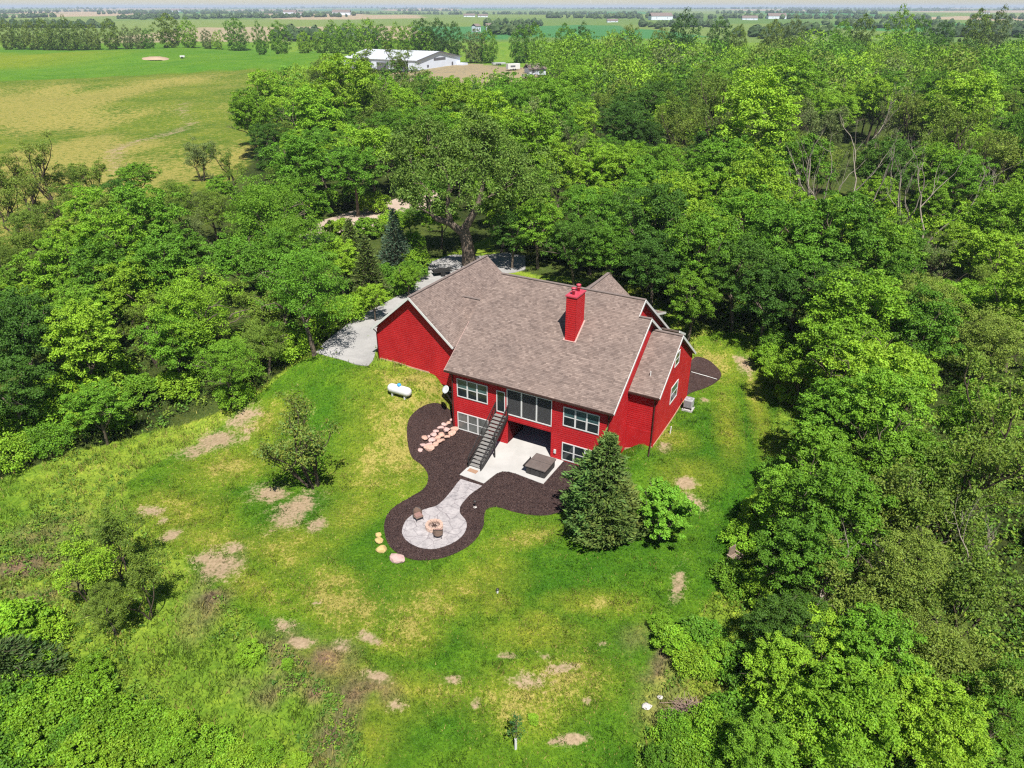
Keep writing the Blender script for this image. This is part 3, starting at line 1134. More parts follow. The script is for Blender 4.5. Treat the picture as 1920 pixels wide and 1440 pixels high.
# facade core as blocks round the openings (20 cm thick)
WALLS = [((0, 0, -.4), (5.7, .2, 6.06)), ((10.17, 0, -.4), (15.4, .2, 6.06)), ((5.7, 0, 5.76), (10.17, .2, 6.06)), ((5.7, 0, 2.58), (10.17, .2, 3.17))]
for a, b in WALLS:
    MB().box(a, b).build("wall", MAT["red_siding"], house)
# recess under the porch, its deep shade put into the wall colour
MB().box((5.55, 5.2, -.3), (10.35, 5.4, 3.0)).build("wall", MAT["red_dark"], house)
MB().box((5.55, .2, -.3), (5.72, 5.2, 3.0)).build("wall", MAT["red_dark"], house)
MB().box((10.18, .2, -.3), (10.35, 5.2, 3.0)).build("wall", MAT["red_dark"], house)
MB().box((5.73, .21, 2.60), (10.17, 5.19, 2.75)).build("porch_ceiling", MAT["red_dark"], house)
# screened porch room above
MB().box((5.73, .21, 3.02), (10.17, 5.19, 3.16)).build("porch_floor", MAT["porch_floor"], house)
MB().box((5.73, 5.0, 3.17), (10.17, 5.19, 6.1)).build("porch_back_wall", MAT["interior"], house)


def gable_core(name, poly, d):
    return MB().extrude(poly, d).build(name, MAT["red_siding"], house)


# left and right gable walls of the main block
gable_core("wall", [(.0, .21, -.4), (.0, 13.0, -.4), (.0, 13.0, zs - .7 * 5.7 - .2), (.0, 7.3, zs - .2), (.0, .21, zf(.21) - .2)], (.2, 0, 0))
gable_core("wall", [(15.4, .21, -.4), (15.4, 13.0, -.4), (15.4, 13.0, zs - .7 * 5.7 - .2), (15.4, 7.3, zs - .2), (15.4, .21, zf(.21) - .2)], (-.2, 0, 0))
lap_wall((15.4, 0), (0, 1), (1, 0), 13.0, 0.0, lambda s: (zf(s) if s < 7.3 else zs - .7 * (s - 7.3)) - .17)
gable_core("wall", [(14.25, 6.5, 9), (14.25, 17.4, 5.5), (14.25, 17.4, zr - .7 * 8.65 - .2), (14.25, 8.75, zr - .2), (14.25, 6.5, zf(6.5) - .2)], (-.2, 0, 0))
lap_wall((14.25, 6.6), (0, 1), (1, 0), 10.6, 10.0, lambda s: (zf(s + 6.6) if s + 6.6 < 8.75 else zr - .7 * (s + 6.6 - 8.75)) - .17)
MB().box((.25, 17.3, 1.0), (14.2, 17.5, 6.4)).build("wall", MAT["red_siding"], house)
# garage wing
gable_core("wall", [(-9.8, 1.9, 3.2), (0, 1.9, 3.2), (-.02, 1.9, 6.9), (-.9, 1.9, zg(-.9) - .2), (-5.4, 1.9, 11.49), (-9.8, 1.9, zg(-9.8) - .2)], (0, .2, 0))
lap_wall((-9.8, 1.9), (1, 0), (0, -1), 9.75, 4.0, lambda s: min(zg(-9.8 + s) - .17, 99), ex=0.20)
MB().box((-9.8, 2.11, 3.2), (-9.6, 15.1, 7.6)).build("wall", MAT["red_siding"], house)
gable_core("wall", [(-9.8, 15.1, 3.2), (0, 15.1, 3.2), (0, 15.1, 6.9), (-.9, 15.1, zg(-.9) - .2), (-5.4, 15.1, 11.49), (-9.8, 15.1, zg(-9.8) - .2)], (0, -.2, 0))
for k in range(3):
    v0 = 3.0 + 4.0 * k
    dd = MB().box((-9.86, v0, 4.15), (-9.82, v0 + 3.0, 6.6)).build("garage_door", MAT["white_trim"], house)
# right wing
MB().box((15.42, 4.15, .3), (17.9, 4.35, 6.06)).build("wall", MAT["red_siding"], house)
lap_wall((15.43, 4.15), (1, 0), (0, -1), 2.44, 2.6, lambda s: 6.06, ex=0.20)
MB().box((15.43, 4.12, .3), (17.9, 4.15, 2.6)).build("smooth_panel", MAT["red_siding"], house)


def zw(v):
    return (6.25 + .705 * (v - 3.8)) if v < 9.05 else 9.95 - .712 * (v - 9.05)


SW1 = (4.15, 6.05, 3.45, 5.0)       # side windows (s0, s1, z0, z1), s measured from v = 4.36
SW2 = (4.35, 5.45, 7.1, 8.25)
gable_core("wall", [(17.9, 4.36, .2), (17.9, 14.2, .2), (17.9, 14.2, zw(14.2) - .2), (17.9, 9.05, 9.75), (17.9, 4.36, zw(4.36) - .2)], (-.2, 0, 0))
lap_wall((17.9, 4.15), (0, 1), (1, 0), 10.05, 0.6, lambda s: zw(s + 4.15) - .17, [SW1, SW2], ex=0.20)
MB().box((15.45, 14.0, .2), (17.68, 14.2, 6.1)).build("wall", MAT["red_siding"], house)
gable_core("wall", [(3.9, 17.9, 1), (11.0, 17.9, 1), (11.0, 17.9, 7.9), (7.45, 17.9, 10.85), (3.9, 17.9, 7.9)], (0, -.2, 0))


# foundation strips where the boards end
def found_strip(a, b, za, zb, n, h=0.30):
    m = MB()
    p = [(a[0], a[1], za - h), (b[0], b[1], zb - h), (b[0], b[1], zb + .12), (a[0], a[1], za + .12)]
    m.extrude(p, (n[0] * .05, n[1] * .05, 0))
    return m.build("foundation_strip", MAT["foundation"], house)


def hz(u, v):
    x, y = xy_of(u, v)
    return float(ground(x, y))


for i in range(5):
    a, b = -9.8 + 1.95 * i, -9.8 + 1.95 * (i + 1)
    found_strip((a, 1.89), (b, 1.89), hz(a, 1.6), hz(b, 1.6), (0, -1))
for i in range(5):
    a, b = 4.15 + 2.0 * i, 4.15 + 2.0 * (i + 1)
    found_strip((17.91, a), (17.91, b), hz(18.2, a), hz(18.2, b), (1, 0))
found_strip((15.45, 4.12), (17.9, 4.12), hz(15.6, 3.9), hz(17.9, 3.9), (0, -1))
MB().box((0, -.035, -.1), (5.7, -.005, .16)).build("base_board", MAT["red_siding"], house)
MB().box((10.2, -.035, -.1), (15.4, -.005, .20)).build("base_board", MAT["red_siding"], house)
# corner boards
for (u, v, z0, z1) in ((-.02, -.02, -.1, 6.06), (15.42, -.02, -.1, 6.06), (10.16, -.025, -.1, 5.95), (-9.82, 1.88, 3.9, 7.5), (17.92, 4.13, .5, 6.06), (17.92, 14.2, .5, 6.0)):
    MB().box((u - .05, v - .02, z0), (u + .05, v + .03, z1)).build("corner_board", MAT["red_siding"], house)


# windows
def to3(axis_, s, z, off):
    """point on a wall: axis 'u' = the front (v = off), axis 'v' = the right side (u = off)"""
    return (s, off, z) if axis_ == 'u' else (off, s, z)


def window(ax, s0, s1, z0, z1, off, out, units, rail=True, panes=("window_blind", "window_glass"), lab=None):
    fr = 0.085
    m = MB()

    def bx(sa, sb, za, zb, d0, d1):
        m.box(to3(ax, sa, za, off + out * d0), to3(ax, sb, zb, off + out * d1))
    bx(s0 - fr, s1 + fr, z0 - fr, z0, -.02, .065)
    bx(s0 - fr, s1 + fr, z1, z1 + fr, -.02, .065)
    bx(s0 - fr, s0, z0, z1, -.02, .065)
    bx(s1, s1 + fr, z0, z1, -.02, .065)
    w = m.build("window", MAT["white_trim"], house)
    n = units
    wid = (s1 - s0) / n
    for i in range(n):
        a = s0 + i * wid
        if i:
            m = MB()
            bx(a - .075, a + .075, z0, z1, -.02, .055)
            m.build("mullion", MAT["white_trim"], w)
        zm = 0.5 * (z0 + z1)
        if rail:
            m = MB()
            bx(a + (.075 if i else 0), a + wid - (.075 if i < n - 1 else 0), zm - .035, zm + .035, -.015, .045)
            m.build("meeting_rail", MAT["white_trim"], w)
            for k, (za, zb) in enumerate(((zm + .035, z1), (z0, zm - .035))):
                m = MB()
                bx(a, a + wid, za, zb, .015, .03)
                m.build("pane", MAT[panes[k]], w)
        else:
            m = MB()
            bx(a, a + wid, z0, z1, .015, .03)
            m.build("pane", MAT[panes[0]], w)
    return w


window('u', *W_UL, 0, -1, 3, panes=("window_blind", "window_glass"))
window('u', *W_LL, 0, -1, 3, panes=("window_curtain", "window_curtain"))
window('u', *W_UR, 0, -1, 3, panes=("window_blind", "window_glass"))
window('u', *W_LR, 0, -1, 3, panes=("window_glass", "window_glass"))
window('v', 4.15 + SW1[0], 4.15 + SW1[1], SW1[2], SW1[3], 17.9, 1, 1, panes=("window_blind", "window_glass"))
window('v', 4.15 + SW2[0], 4.15 + SW2[1], SW2[2], SW2[3], 17.9, 1, 1, panes=("window_glass", "window_glass"))
# screens of the porch
m = MB()
s0, s1, z0, z1 = PORCH
m.box((s0, -.05, z0), (s1, .04, z0 + .09)).box((s0, -.05, z1 - .07), (s1, .04, z1)).box((s0, -.05, z0 + .09), (s0 + .08, .04, z1 - .07)).box((s1 - .08, -.05, z0 + .09), (s1, .04, z1 - .07))
scr = m.build("screen_frame", MAT["white_trim"], house)
for i in (1, 2):
    x = s0 + (s1 - s0) * i / 3
    MB().box((x - .065, -.05, z0 + .09), (x + .065, .04, z1 - .07)).build("mullion", MAT["white_trim"], scr)
for i in range(3):
    a = s0 + .08 + (s1 - s0 - .16) * i / 3
    b = s0 + .08 + (s1 - s0 - .16) * (i + 1) / 3
    MB().box((a, .0, z0 + .09), (b, .006, z1 - .07)).build("screen_panel", MAT["insect_screen"], scr)
for a, b in (((6.3, 2.2), (7.4, 3.1)), ((8.6, 2.5), (9.6, 3.4))):
    MB().box((a[0], a[1], 3.17), (b[0], b[1], 3.75)).box((a[0], b[1] - .15, 3.75), (b[0], b[1], 4.1)).build("porch_seat", MAT["cushion"], house)
# door at the head of the stairs
m = MB()
s0, s1, z0, z1 = DOOR
m.box((s0, -.055, z0), (s0 + .09, .0, z1)).box((s1 - .09, -.055, z0), (s1, .0, z1)).box((s0 + .09, -.055, z1 - .09), (s1 - .09, 0, z1)).box((s0 + .09, -.055, z0), (s1 - .09, 0, z0 + .1))
dr = m.build("door", MAT["white_trim"], house)
MB().box((s0 + .09, -.03, z0 + .1), (s1 - .09, -.01, z1 - .09)).build("pane", MAT["window_glass"], dr)
MB().box((s1 - .17, -.09, 4.2), (s1 - .13, -.03, 4.36)).build("handle", MAT["dark_metal"], dr)
# downspouts
for pts in (([(15.28, -.5, 6.1), (15.28, -.12, 5.7), (15.28, -.08, .25), (15.28, -.4, .1)]), ([(-10.1, 1.6, zg(-10.1) - .15), (-9.9, 1.82, 7.1), (-9.9, 1.82, 4.15), (-10.4, 1.6, 4.05)]),
            ([(17.75, 3.76, 6.1), (17.78, 4.05, 5.6), (17.8, 4.05, hz(17.9, 3.9) + .5), (17.9, 3.6, hz(17.9, 3.6) + .35), (18.1, 2.6, hz(18.1, 2.6) + .12)]), ([(.06, -.5, 6.1), (.06, -.1, 5.7), (.06, -.08, .3)])):
    MB().tube(pts, 0.055, 6).build("downspout", MAT["brown_metal"] if pts[0][0] > -.5 else MAT["red_dark"], house)
# vent pipes on the roofs
for (u, v, z) in ((16.75, 5.35, zw(5.35)), (9.2, 13.2, 11.04 - .83 * 1.75)):
    MB().tube([(u, v, z - .1), (u, v, z + .42)], .05, 8).build("vent_pipe", MAT["plastic_white"], house)
# chimney
ch = MB().box((9.17, 4.22, zf(4.22) - .4), (10.08, 5.98, 13.5)).build("chimney", MAT["red_siding"], house)


def board_ring(x0, x1, y0, y1, za, zb, ex, parent, name="siding"):
    P = []
    z = za
    while z < zb - .01:
        z1 = min(z + ex, zb)
        for (A, B, n) in (((x0, y0), (x1, y0), (0, -1)), ((x1, y0), (x1, y1), (1, 0)), ((x1, y1), (x0, y1), (0, 1)), ((x0, y1), (x0, y0), (-1, 0))):
            lo, hi = .023, .004
            P += [(A[0], A[1], z), (B[0], B[1], z), (A[0] + n[0] * lo, A[1] + n[1] * lo, z), (B[0] + n[0] * lo, B[1] + n[1] * lo, z), (B[0] + n[0] * hi, B[1] + n[1] * hi, z1), (A[0] + n[0] * hi, A[1] + n[1] * hi, z1)]
        z += ex
    P = np.array(P)
    n = len(P) // 6
    o = np.arange(n)[:, None] * 6
    F = np.concatenate([o + np.array([0, 1, 3, 2]), o + np.array([2, 3, 4, 5])])
    return tag(link(bpy.data.objects.new(name, np_mesh(name, P, [F], MAT["red_siding"])), parent), kind="stuff")


board_ring(9.16, 10.09, 4.21, 5.99, zf(4.22) - .3, 13.5, .20, ch)
MB().box((9.08, 4.12, 13.5), (10.17, 6.08, 13.64)).build("chimney_cap", MAT["red_metal"], ch, bevel=.02)
for (u, v) in ((9.62, 4.62), (9.64, 5.6)):
    MB().lathe([(.12, 0), (.12, .32), (.20, .34), (.20, .40), (.13, .42), (.13, .50), (.22, .52), (.20, .60), (.02, .66)], 14, (u, v, 13.64)).build("flue", MAT["red_metal"], ch, True)
for a, b in (((9.0, 4.13, zf(4.13) + .04), (10.25, 4.13, zf(4.13) + .04)), ((10.16, 4.13, zf(4.13) + .05), (10.16, 6.05, zf(6.05) + .05)), ((9.08, 4.13, zf(4.13) + .05), (9.08, 6.05, zf(6.05) + .05))):
    bar("flashing", "pink_trim", a, b, 0.16, 0.05)
# wall lamp beside the recess
lm = MB().box((10.44, -.12, .62), (10.64, -.03, .98)).build("wall_lamp", MAT["plastic_white"], house)
# stairs
NS, RISE, RUN = 16, 3.2 / 16, 0.302
SU0, SU1 = 4.62, 5.82
st = MB()
for s in (SU0 - .02, SU1 + .02):
    st.extrude([(s - .025, -.04, 3.12), (s - .025, -.04, 2.78), (s - .025, -4.72, -.02), (s - .025, -4.98, .09), (s - .025, -4.78, .28)], (.05, 0, 0))
staircase = st.build("staircase", MAT["dark_metal"], house)
tr = MB().box((SU0 + .01, -.17, -.022), (SU1 - .01, .17, .022)).data("tread", MAT["stair_tread"])
for i in range(NS - 1):
    o = link(bpy.data.objects.new("tread", tr), staircase)
    o.location = (0, -.20 - RUN * (i + .5) + .05, 3.2 - RISE * (i + 1))
for (u, v) in ((5.86, -2.5), (4.58, -2.5)):
    zt = 3.2 + v * (RISE / RUN) - .1
    MB().box((u - .05, v - .05, .08), (u + .05, v + .05, zt)).build("support_post", MAT["dark_metal"], staircase)
bal = MB().box((-.012, -.012, 0), (.012, .012, .92)).data("baluster", MAT["dark_metal"])
for u in (SU0 - .03, SU1 + .03):
    rl = MB().bar((u, -.1, 4.1), (u, -4.8, 1.02), .055, .05).bar((u, -.1, 3.3), (u, -4.8, .2), .03, .03)
    railing = rl.build("stair_railing", MAT["dark_metal"], house)
    for v in (-.12, -2.5, -4.82):
        zt = 3.2 + v * (RISE / RUN)
        MB().box((u - .04, v - .04, max(zt - .15, .08)), (u + .04, v + .04, zt + 1.05)).build("newel_post", MAT["dark_metal"], railing)
    for k in range(30):
        v = -.28 - k * .152
        if abs(v + 2.5) < .08:
            continue
        o = link(bpy.data.objects.new("baluster", bal), railing)
        o.location = (u, v, 3.2 + v * (RISE / RUN) + .02)
# ------------------------------------------------------------------ things round the house
def H3(u, v, z=0.0):
    x, y = xy_of(u, v)
    return (x, y, z)


def gz1(x, y):
    return float(ground(x, y))


# hot tub
t = tag(empty("hot_tub", H3(10.28, -2.30, .085), YAW), "square dark grey hot tub with closed brown cover on the patio", "hot tub")
MB().box((-.90, -1.02, 0), (.90, 1.02, .70)).build("cabinet", MAT["tub_body"], t, bevel=.14)
cv = MB().box((-.97, -1.09, .70), (.97, 1.09, .86)).build("cover", MAT["tub_cover"], t, bevel=.07)
MB().box((-.96, -.012, .855), (.96, .012, .872)).build("cover_seam", MAT["tub_body"], cv)
MB().bar((-1.0, .2, .55), (-1.12, .2, .90), .07).bar((-1.12, -1.0, .66), (-1.12, .25, .66), .16, .12).build("cover_lifter", MAT["dark_metal"], t)
for x in (-.45, 0, .45):
    MB().box((x - .012, -1.028, .08), (x + .012, -1.019, .66)).build("cabinet_joint", MAT["dark_metal"], t)
tag(MB().prism([xy_of(*p) for p in ((4.82, -5.42), (5.70, -5.46), (5.70, -4.98), (4.82, -4.95))], .089, .104).build("door_mat", MAT["door_mat"]), "brown mat at the foot of the outside stairs", "mat")

# propane tank on the bank
tx, ty, _z = on_ground(750, 742)
tz = gz1(tx, ty)
t = tag(empty("propane_tank", (tx, ty, tz - .1), YAW + R(1)), "white horizontal propane tank with blue dome on the grass bank", "tank")
t.scale = (.92, .92, .92)
prof = [(-1.36, .02), (-1.34, .18), (-1.26, .33), (-1.10, .44), (-.9, .48), (.9, .48), (1.10, .44), (1.26, .33), (1.34, .18), (1.36, .02)]
MB().tube([(x, 0, .78) for x, r in prof], [r for x, r in prof], 20).build("tank_shell", MAT["tank_white"], t, True)
MB().lathe([(.20, 0), (.21, .16), (.16, .25), (.02, .28)], 16, (0.0, 0, 1.22)).build("valve_dome", MAT["tank_blue"], t, True)
for x in (-.75, .75):
    MB().box((x - .06, -.32, -.2), (x + .06, .32, .42)).build("foot", MAT["tank_white"], t)
for x in (-.45, .45):
    MB().tube([(x - .01, 0, .78), (x + .01, 0, .78)], .484, 20).build("weld_band", MAT["shed_white"], t)

# satellite dish on the left edge of the facade
t = tag(empty("satellite_dish", H3(-.42, -.08, 4.05), YAW), "round grey satellite dish on the house corner by the upper window", "satellite dish")
m = MB()
n0 = []
for i, r in enumerate((0.02, .14, .26, .36)):
    for k in range(20):
        a = 2 * math.pi * k / 20
        n0.append((r * math.cos(a), r * r * -.0 - .35 * r * r, r * 1.08 * math.sin(a)))
m.v = n0 + [(x, y + .015, z) for x, y, z in n0]
for b in (0, 80):
    for i in range(3):
        for k in range(20):
            m.f.append([b + i * 20 + k, b + i * 20 + (k + 1) % 20, b + (i + 1) * 20 + (k + 1) % 20, b + (i + 1) * 20 + k])
for k in range(20):
    m.f.append([60 + k, 60 + (k + 1) % 20, 140 + (k + 1) % 20, 140 + k])
d = m.build("reflector", MAT["dish_grey"], t, True)
d.rotation_euler = (R(-38), 0, R(-10))
d.location = (-.12, -.25, .12)
MB().tube([(.42, .06, -.15), (.1, -.1, -.12), (-.1, -.22, .06)], .025, 6).build("mast", MAT["dark_metal"], t)
MB().tube([(-.12, -.28, -.2), (-.16, -.62, -.1), (-.16, -.66, .05)], .018, 6).build("feed_arm", MAT["dark_metal"], t)

# air conditioner
ax, ay = xy_of(18.75, 12.1)
az = gz1(ax, ay)
t = tag(empty("air_conditioner", (ax, ay, az), YAW), "grey outdoor air conditioner unit beside the right end wall", "air conditioner")
MB().box((-.50, -.48, -.1), (.50, .48, .12)).build("pad", MAT["concrete"], t)
MB().box((-.40, -.40, .30), (.40, .40, 1.12)).build("casing", MAT["ac_grey"], t, bevel=.05)
sl = MB().box((-.415, -.36, 0), (-.40, .36, .03)).data("louvre", MAT["ac_slat"])
sl2 = MB().box((-.36, -.415, 0), (.36, -.40, .03)).data("louvre", MAT["ac_slat"])
for k in range(12):
    for dd, fl in ((sl, 1), (sl2, 1)):
        o = link(bpy.data.objects.new("louvre", dd), t)
        o.location = (0, 0, .36 + k * .058)
MB().lathe([(.14, 0), (.36, 0), (.36, .03), (.14, .03)], 20, (0, 0, 1.12), True).build("fan_guard", MAT["ac_slat"], t)
for (x, y) in ((-.36, -.36), (.36, -.36), (.36, .36), (-.36, .36)):
    MB().box((x - .04, y - .04, .12), (x + .04, y + .04, .32)).build("leg", MAT["dark_metal"], t)
MB().tube([(-.4, .1, .5), (-.62, .1, .35), (-.80, .1, .9)], .03, 6).build("pipe", MAT["dark_metal"], t)
px_, py_ = xy_of(18.55, 7.2)
tag(MB().tube([(px_, py_, gz1(px_, py_) - .1), (px_ + .04, py_, gz1(px_, py_) + .75)], .055, 8).build("standpipe", MAT["plastic_white"]), "short white standpipe in the grass by the right wall", "pipe")

# fire pit
t = tag(empty("fire_pit", H3(6.60, -12.95, .075), YAW), "round pinkish stone fire pit on the terrace", "fire pit")
for ring in range(2):
    n = 14
    m = MB()
    r0, r1 = .46 - .02 * ring, .68 - .01 * ring
    a0, a1 = -math.pi / n + .02, math.pi / n - .02
    pr = [(r0 * math.cos(a0), r0 * math.sin(a0)), (r1 * math.cos(a0), r1 * math.sin(a0)), (r1 * 1.01, 0), (r1 * math.cos(a1), r1 * math.sin(a1)), (r0 * math.cos(a1), r0 * math.sin(a1))]
    bd = m.prism(pr, .155 * ring, .155 * ring + .15).data("stone_block", MAT["pit_stone"], bevel=.015)
    for k in range(n):
        o = link(bpy.data.objects.new("stone_block", bd), t)
        o.rotation_euler = (0, 0, 2 * math.pi * (k + .5 * ring) / n)
        o.location = (0, 0, random.uniform(-.006, .006))
MB().lathe([(.45, .0), (.45, .11), (.30, .14), (.1, .15), (.02, .15)], 18).build("ash_bed", MAT["ash"], t, True)
for k, (a, l) in enumerate(((.3, .22), (1.4, .2), (2.6, .24))):
    MB().tube([(-l * math.cos(a), -l * math.sin(a), .17), (l * math.cos(a), l * math.sin(a), .20 + .03 * k)], .035, 7).build("log", MAT["charred"], t)


def chair(loc, rz, label):
    c = tag(empty("patio_chair", loc, rz), label, "chair", "wicker chairs at the fire pit")
    MB().box((-.31, -.30, .30), (.31, .28, .42)).build("seat", MAT["wicker"], c, bevel=.03)
    MB().box((-.27, -.27, .42), (.27, .24, .50)).build("cushion", MAT["cushion"], c, bevel=.03)
    m = MB()
    pts = []
    for k in range(13):
        a = math.pi * k / 12
        pts.append((-.36 * math.cos(a), .02 + .36 * math.sin(a)))
    hts = [.66 + .24 * math.sin(math.pi * k / 12) ** 1.5 for k in range(13)]
    for k in range(12):
        (x0, y0), (x1, y1) = pts[k], pts[k + 1]
        i0, i1 = .88, .88
        m.hexa([(x0 * i0, y0 * i0, .28), (x1 * i1, y1 * i1, .28), (x1, y1, .28), (x0, y0, .28),
                (x0 * 1.04 * i0, y0 * 1.1 * i0, hts[k]), (x1 * 1.04 * i1, y1 * 1.1 * i1, hts[k + 1]), (x1 * 1.04, y1 * 1.1, hts[k + 1]), (x0 * 1.04, y0 * 1.1, hts[k])])
    m.build("backrest", MAT["wicker"], c)
    MB().tube([(x * 1.0, y * 1.06, h + .01) for (x, y), h in zip(pts, hts)], .028, 6).build("rim", MAT["dark_metal"], c)
    for (x, y) in ((-.28, -.27), (.28, -.27), (-.28, .30), (.28, .30)):
        MB().tube([(x, y, .0), (x * .95, y * .95, .32)], .022, 6).build("leg", MAT["dark_metal"], c)
    return c


chair(H3(4.98, -12.75, .075), YAW + R(62), "brown wicker tub chair left of the fire pit")
chair(H3(7.45, -13.65, .075), YAW + R(205), "dark wicker tub chair nearest the camera, back turned, at fire pit")


# stones
def stone_mesh(name, seed, mat, flat=0.55, ang=0.25):
    import bmesh
    g = random.Random(seed)
    bm = bmesh.new()
    bmesh.ops.create_icosphere(bm, subdivisions=2, radius=1)
    cuts = [(Vector((g.uniform(-1, 1), g.uniform(-1, 1), g.uniform(-.6, 1))).normalized(), g.uniform(.55, .85)) for _ in range(9)]
    for v in bm.verts:
        for nn, dd in cuts:
            e = v.co.dot(nn) - dd
            if e > 0:
                v.co -= nn * e * .9
        v.co.z *= flat
    me = bpy.data.meshes.new(name)
    bm.to_mesh(me)
    bm.free()
    me.materials.append(mat)
    return me


PILE = [(841, 795, 6.9), (846, 790, 5), (833, 800, 9.2), (850, 800, 11), (849, 810, 13), (838, 805, 11.5), (826, 806, 9.9), (838, 817, 8.4), (828, 814, 10.7), (818, 812, 8.4), (813, 818, 11.5), (820, 820, 9.2),
        (827, 825, 11.5), (810, 825, 9.9), (804, 822, 5.5), (797, 826, 9.9), (817, 830, 8.4), (804, 833, 9.9), (793, 836, 10.5), (805, 840, 13.5), (815, 834, 8), (788, 843, 8)]
smats = [MAT["sandstone"], MAT["pink_stone"], MAT["pink_stone"], MAT["sandstone"]]
smesh = [stone_mesh("stone", 40 + i, smats[i % 4], .5) for i in range(8)]
words = ["smallest", "second"]
order = sorted(range(len(PILE)), key=lambda i: PILE[i][1])
ordn = ["first", "second", "third", "fourth", "fifth", "sixth", "seventh", "eighth", "ninth", "tenth", "eleventh", "twelfth", "thirteenth", "fourteenth", "fifteenth", "sixteenth", "seventeenth",
        "eighteenth", "nineteenth", "twentieth", "twenty-first", "twenty-second", "twenty-third", "twenty-fourth", "twenty-fifth", "twenty-sixth", "twenty-seventh", "twenty-eighth", "twenty-ninth", "thirtieth"]
for rank, i in enumerate(order):
    px, py, w = PILE[i]
    x, y = at_z(px, py, .28)
    s = w / 2 * 53 / F_PX * 1.9
    o = link(bpy.data.objects.new("landscape_stone", smesh[i % 8]))
    z = gz1(x, y) + .08 + .35 * s
    u_, v_ = uv_of(x, y)
    if u_ > -.30 and v_ > -.4:
        u_, v_ = max(u_, .35), -.45
        x, y = xy_of(u_, v_)
        z = gz1(x, y) + .25
    o.location = (x, y, z)
    o.scale = (s * 1.15, s * .9, s)
    o.rotation_euler = (random.uniform(-.2, .2), random.uniform(-.2, .2), random.uniform(0, 6))
    tag(o, "pink sandstone slab in the stone pile, %s counted down from the house corner" % ordn[rank], "stone", "stones piled in the mulch by the house corner")
for (u, v, s, mt, lb) in ((3.40, -15.75, .30, "tan_stone", "smallest tan round boulder at the mulch edge"), (3.90, -16.25, .38, "tan_stone", "middle tan round boulder at the mulch edge"),
                          (4.60, -16.85, .48, "tan_stone", "largest tan round boulder at the mulch edge"), (6.35, -17.1, .60, "pink_stone", "pink flat boulder at the front of the mulch bed")):
    o = link(bpy.data.objects.new("boulder", stone_mesh("boulder", int(u * 100), MAT[mt], .62)))
    x, y = xy_of(u, v)
    o.location = (x, y, gz1(x, y) + .12)
    o.scale = (s * (1.25 if mt == "pink_stone" else 1), s * .9, s)
    o.rotation_euler = (0, 0, YAW)
    tag(o, lb, "boulder", "boulders along the mulch edge")
# path light in the mulch, bird feeder stake on the lawn
x, y = xy_of(8.0, -9.3)
t = tag(empty("garden_light", (x, y, gz1(x, y))), "small dark garden light standing in the mulch beside the path", "garden light")
MB().tube([(0, 0, 0), (0, 0, .55)], .02, 6).build("stem", MAT["dark_metal"], t)
MB().lathe([(.05, .55), (.12, .58), (.12, .62), (.02, .72)], 12).build("cap", MAT["dark_metal"], t)
MB().lathe([(.18, .0), (.2, .03), (.1, .06)], 12).build("base", MAT["white_stone"], t)
x, y, z = on_ground(933, 1112)
t = tag(empty("well_cap", (x, y, z)), "small white pipe with dark cap standing on the open lawn", "pipe")
MB().tube([(0, 0, -.1), (0, 0, .30)], .07, 8).build("pipe", MAT["plastic_white"], t)
MB().lathe([(.10, .30), (.11, .36), (.02, .42)], 10).build("cap", MAT["dark_metal"], t)

# weathered wooden lawn chair by the wood's edge
x, y, z = on_ground(1376, 1052)
t = tag(empty("wooden_chair", (x, y, z), R(35)), "old weathered wooden lawn chair in tall grass by the wood", "chair")
for k in range(5):
    MB().box((-.34 + .14 * k, .28, .30), (-.23 + .14 * k, .34, 1.15)).build("back_slat", MAT["old_wood"], t)
for k in range(4):
    MB().box((-.36, -.32 + .15 * k, .36 - .02 * (3 - k) + .03), (.36, -.20 + .15 * k, .42)).build("seat_slat", MAT["old_wood"], t)
for x0 in (-.42, .42):
    MB().box((x0 - .06, -.42, .56), (x0 + .06, .36, .60)).build("armrest", MAT["old_wood"], t)
    MB().box((x0 - .04, -.36, 0), (x0 + .04, -.28, .56)).build("leg", MAT["old_wood"], t)
    MB().box((x0 - .04, .24, 0), (x0 + .04, .30, .56)).build("leg", MAT["old_wood"], t)

# brush pile
x, y, z = on_ground(1288, 1345)
t = tag(empty("brush_pile", (x, y, z)), "heap of cut brown branches at the lawn's lower right edge", "brush pile")
g = random.Random(5)
m = MB()
for k in range(240):
    a = g.uniform(0, 6.28)
    r = g.uniform(0, 1.0) * 1.25
    c = Vector((r * math.cos(a), r * math.sin(a) * .9, g.uniform(.05, .75) * (1.1 - r / 1.6)))
    d = Vector((g.uniform(-1, 1), g.uniform(-1, 1), g.uniform(-.3, .3))).normalized() * g.uniform(.25, .8)
    m.tube([c - d, c + Vector((0, 0, .06)), c + d], [.018, .014, .006], 4, False)
tag(m.build("twigs", MAT["brush_wood"], t), kind="stuff")
for pts in ([(-1.6, -.5, .1), (-.6, -.2, .35), (.9, -.5, .3)], [(-.4, -1.4, .05), (-.3, -.4, .35), (.3, .7, .5)], [(-.3, -1.1, .1), (.6, -.2, .5), (1.3, .5, .3)]):
    MB().tube(pts, [.05, .04, .02], 6).build("branch", MAT["bark_dead"], t)
for i, (px, py, s, lb) in enumerate(((1214, 1327, .34, "larger pale stone lying in the weeds left of the brush pile"), (1238, 1309, .2, "smaller pale stone lying in weeds above the brush pile"))):
    x, y, z = on_ground(px, py)
    o = link(bpy.data.objects.new("field_stone", stone_mesh("field_stone", 90 + i, MAT["white_stone"], .5)))
    o.location = (x, y, z + .1)
    o.scale = (s, s * .8, s)
    tag(o, lb, "stone")

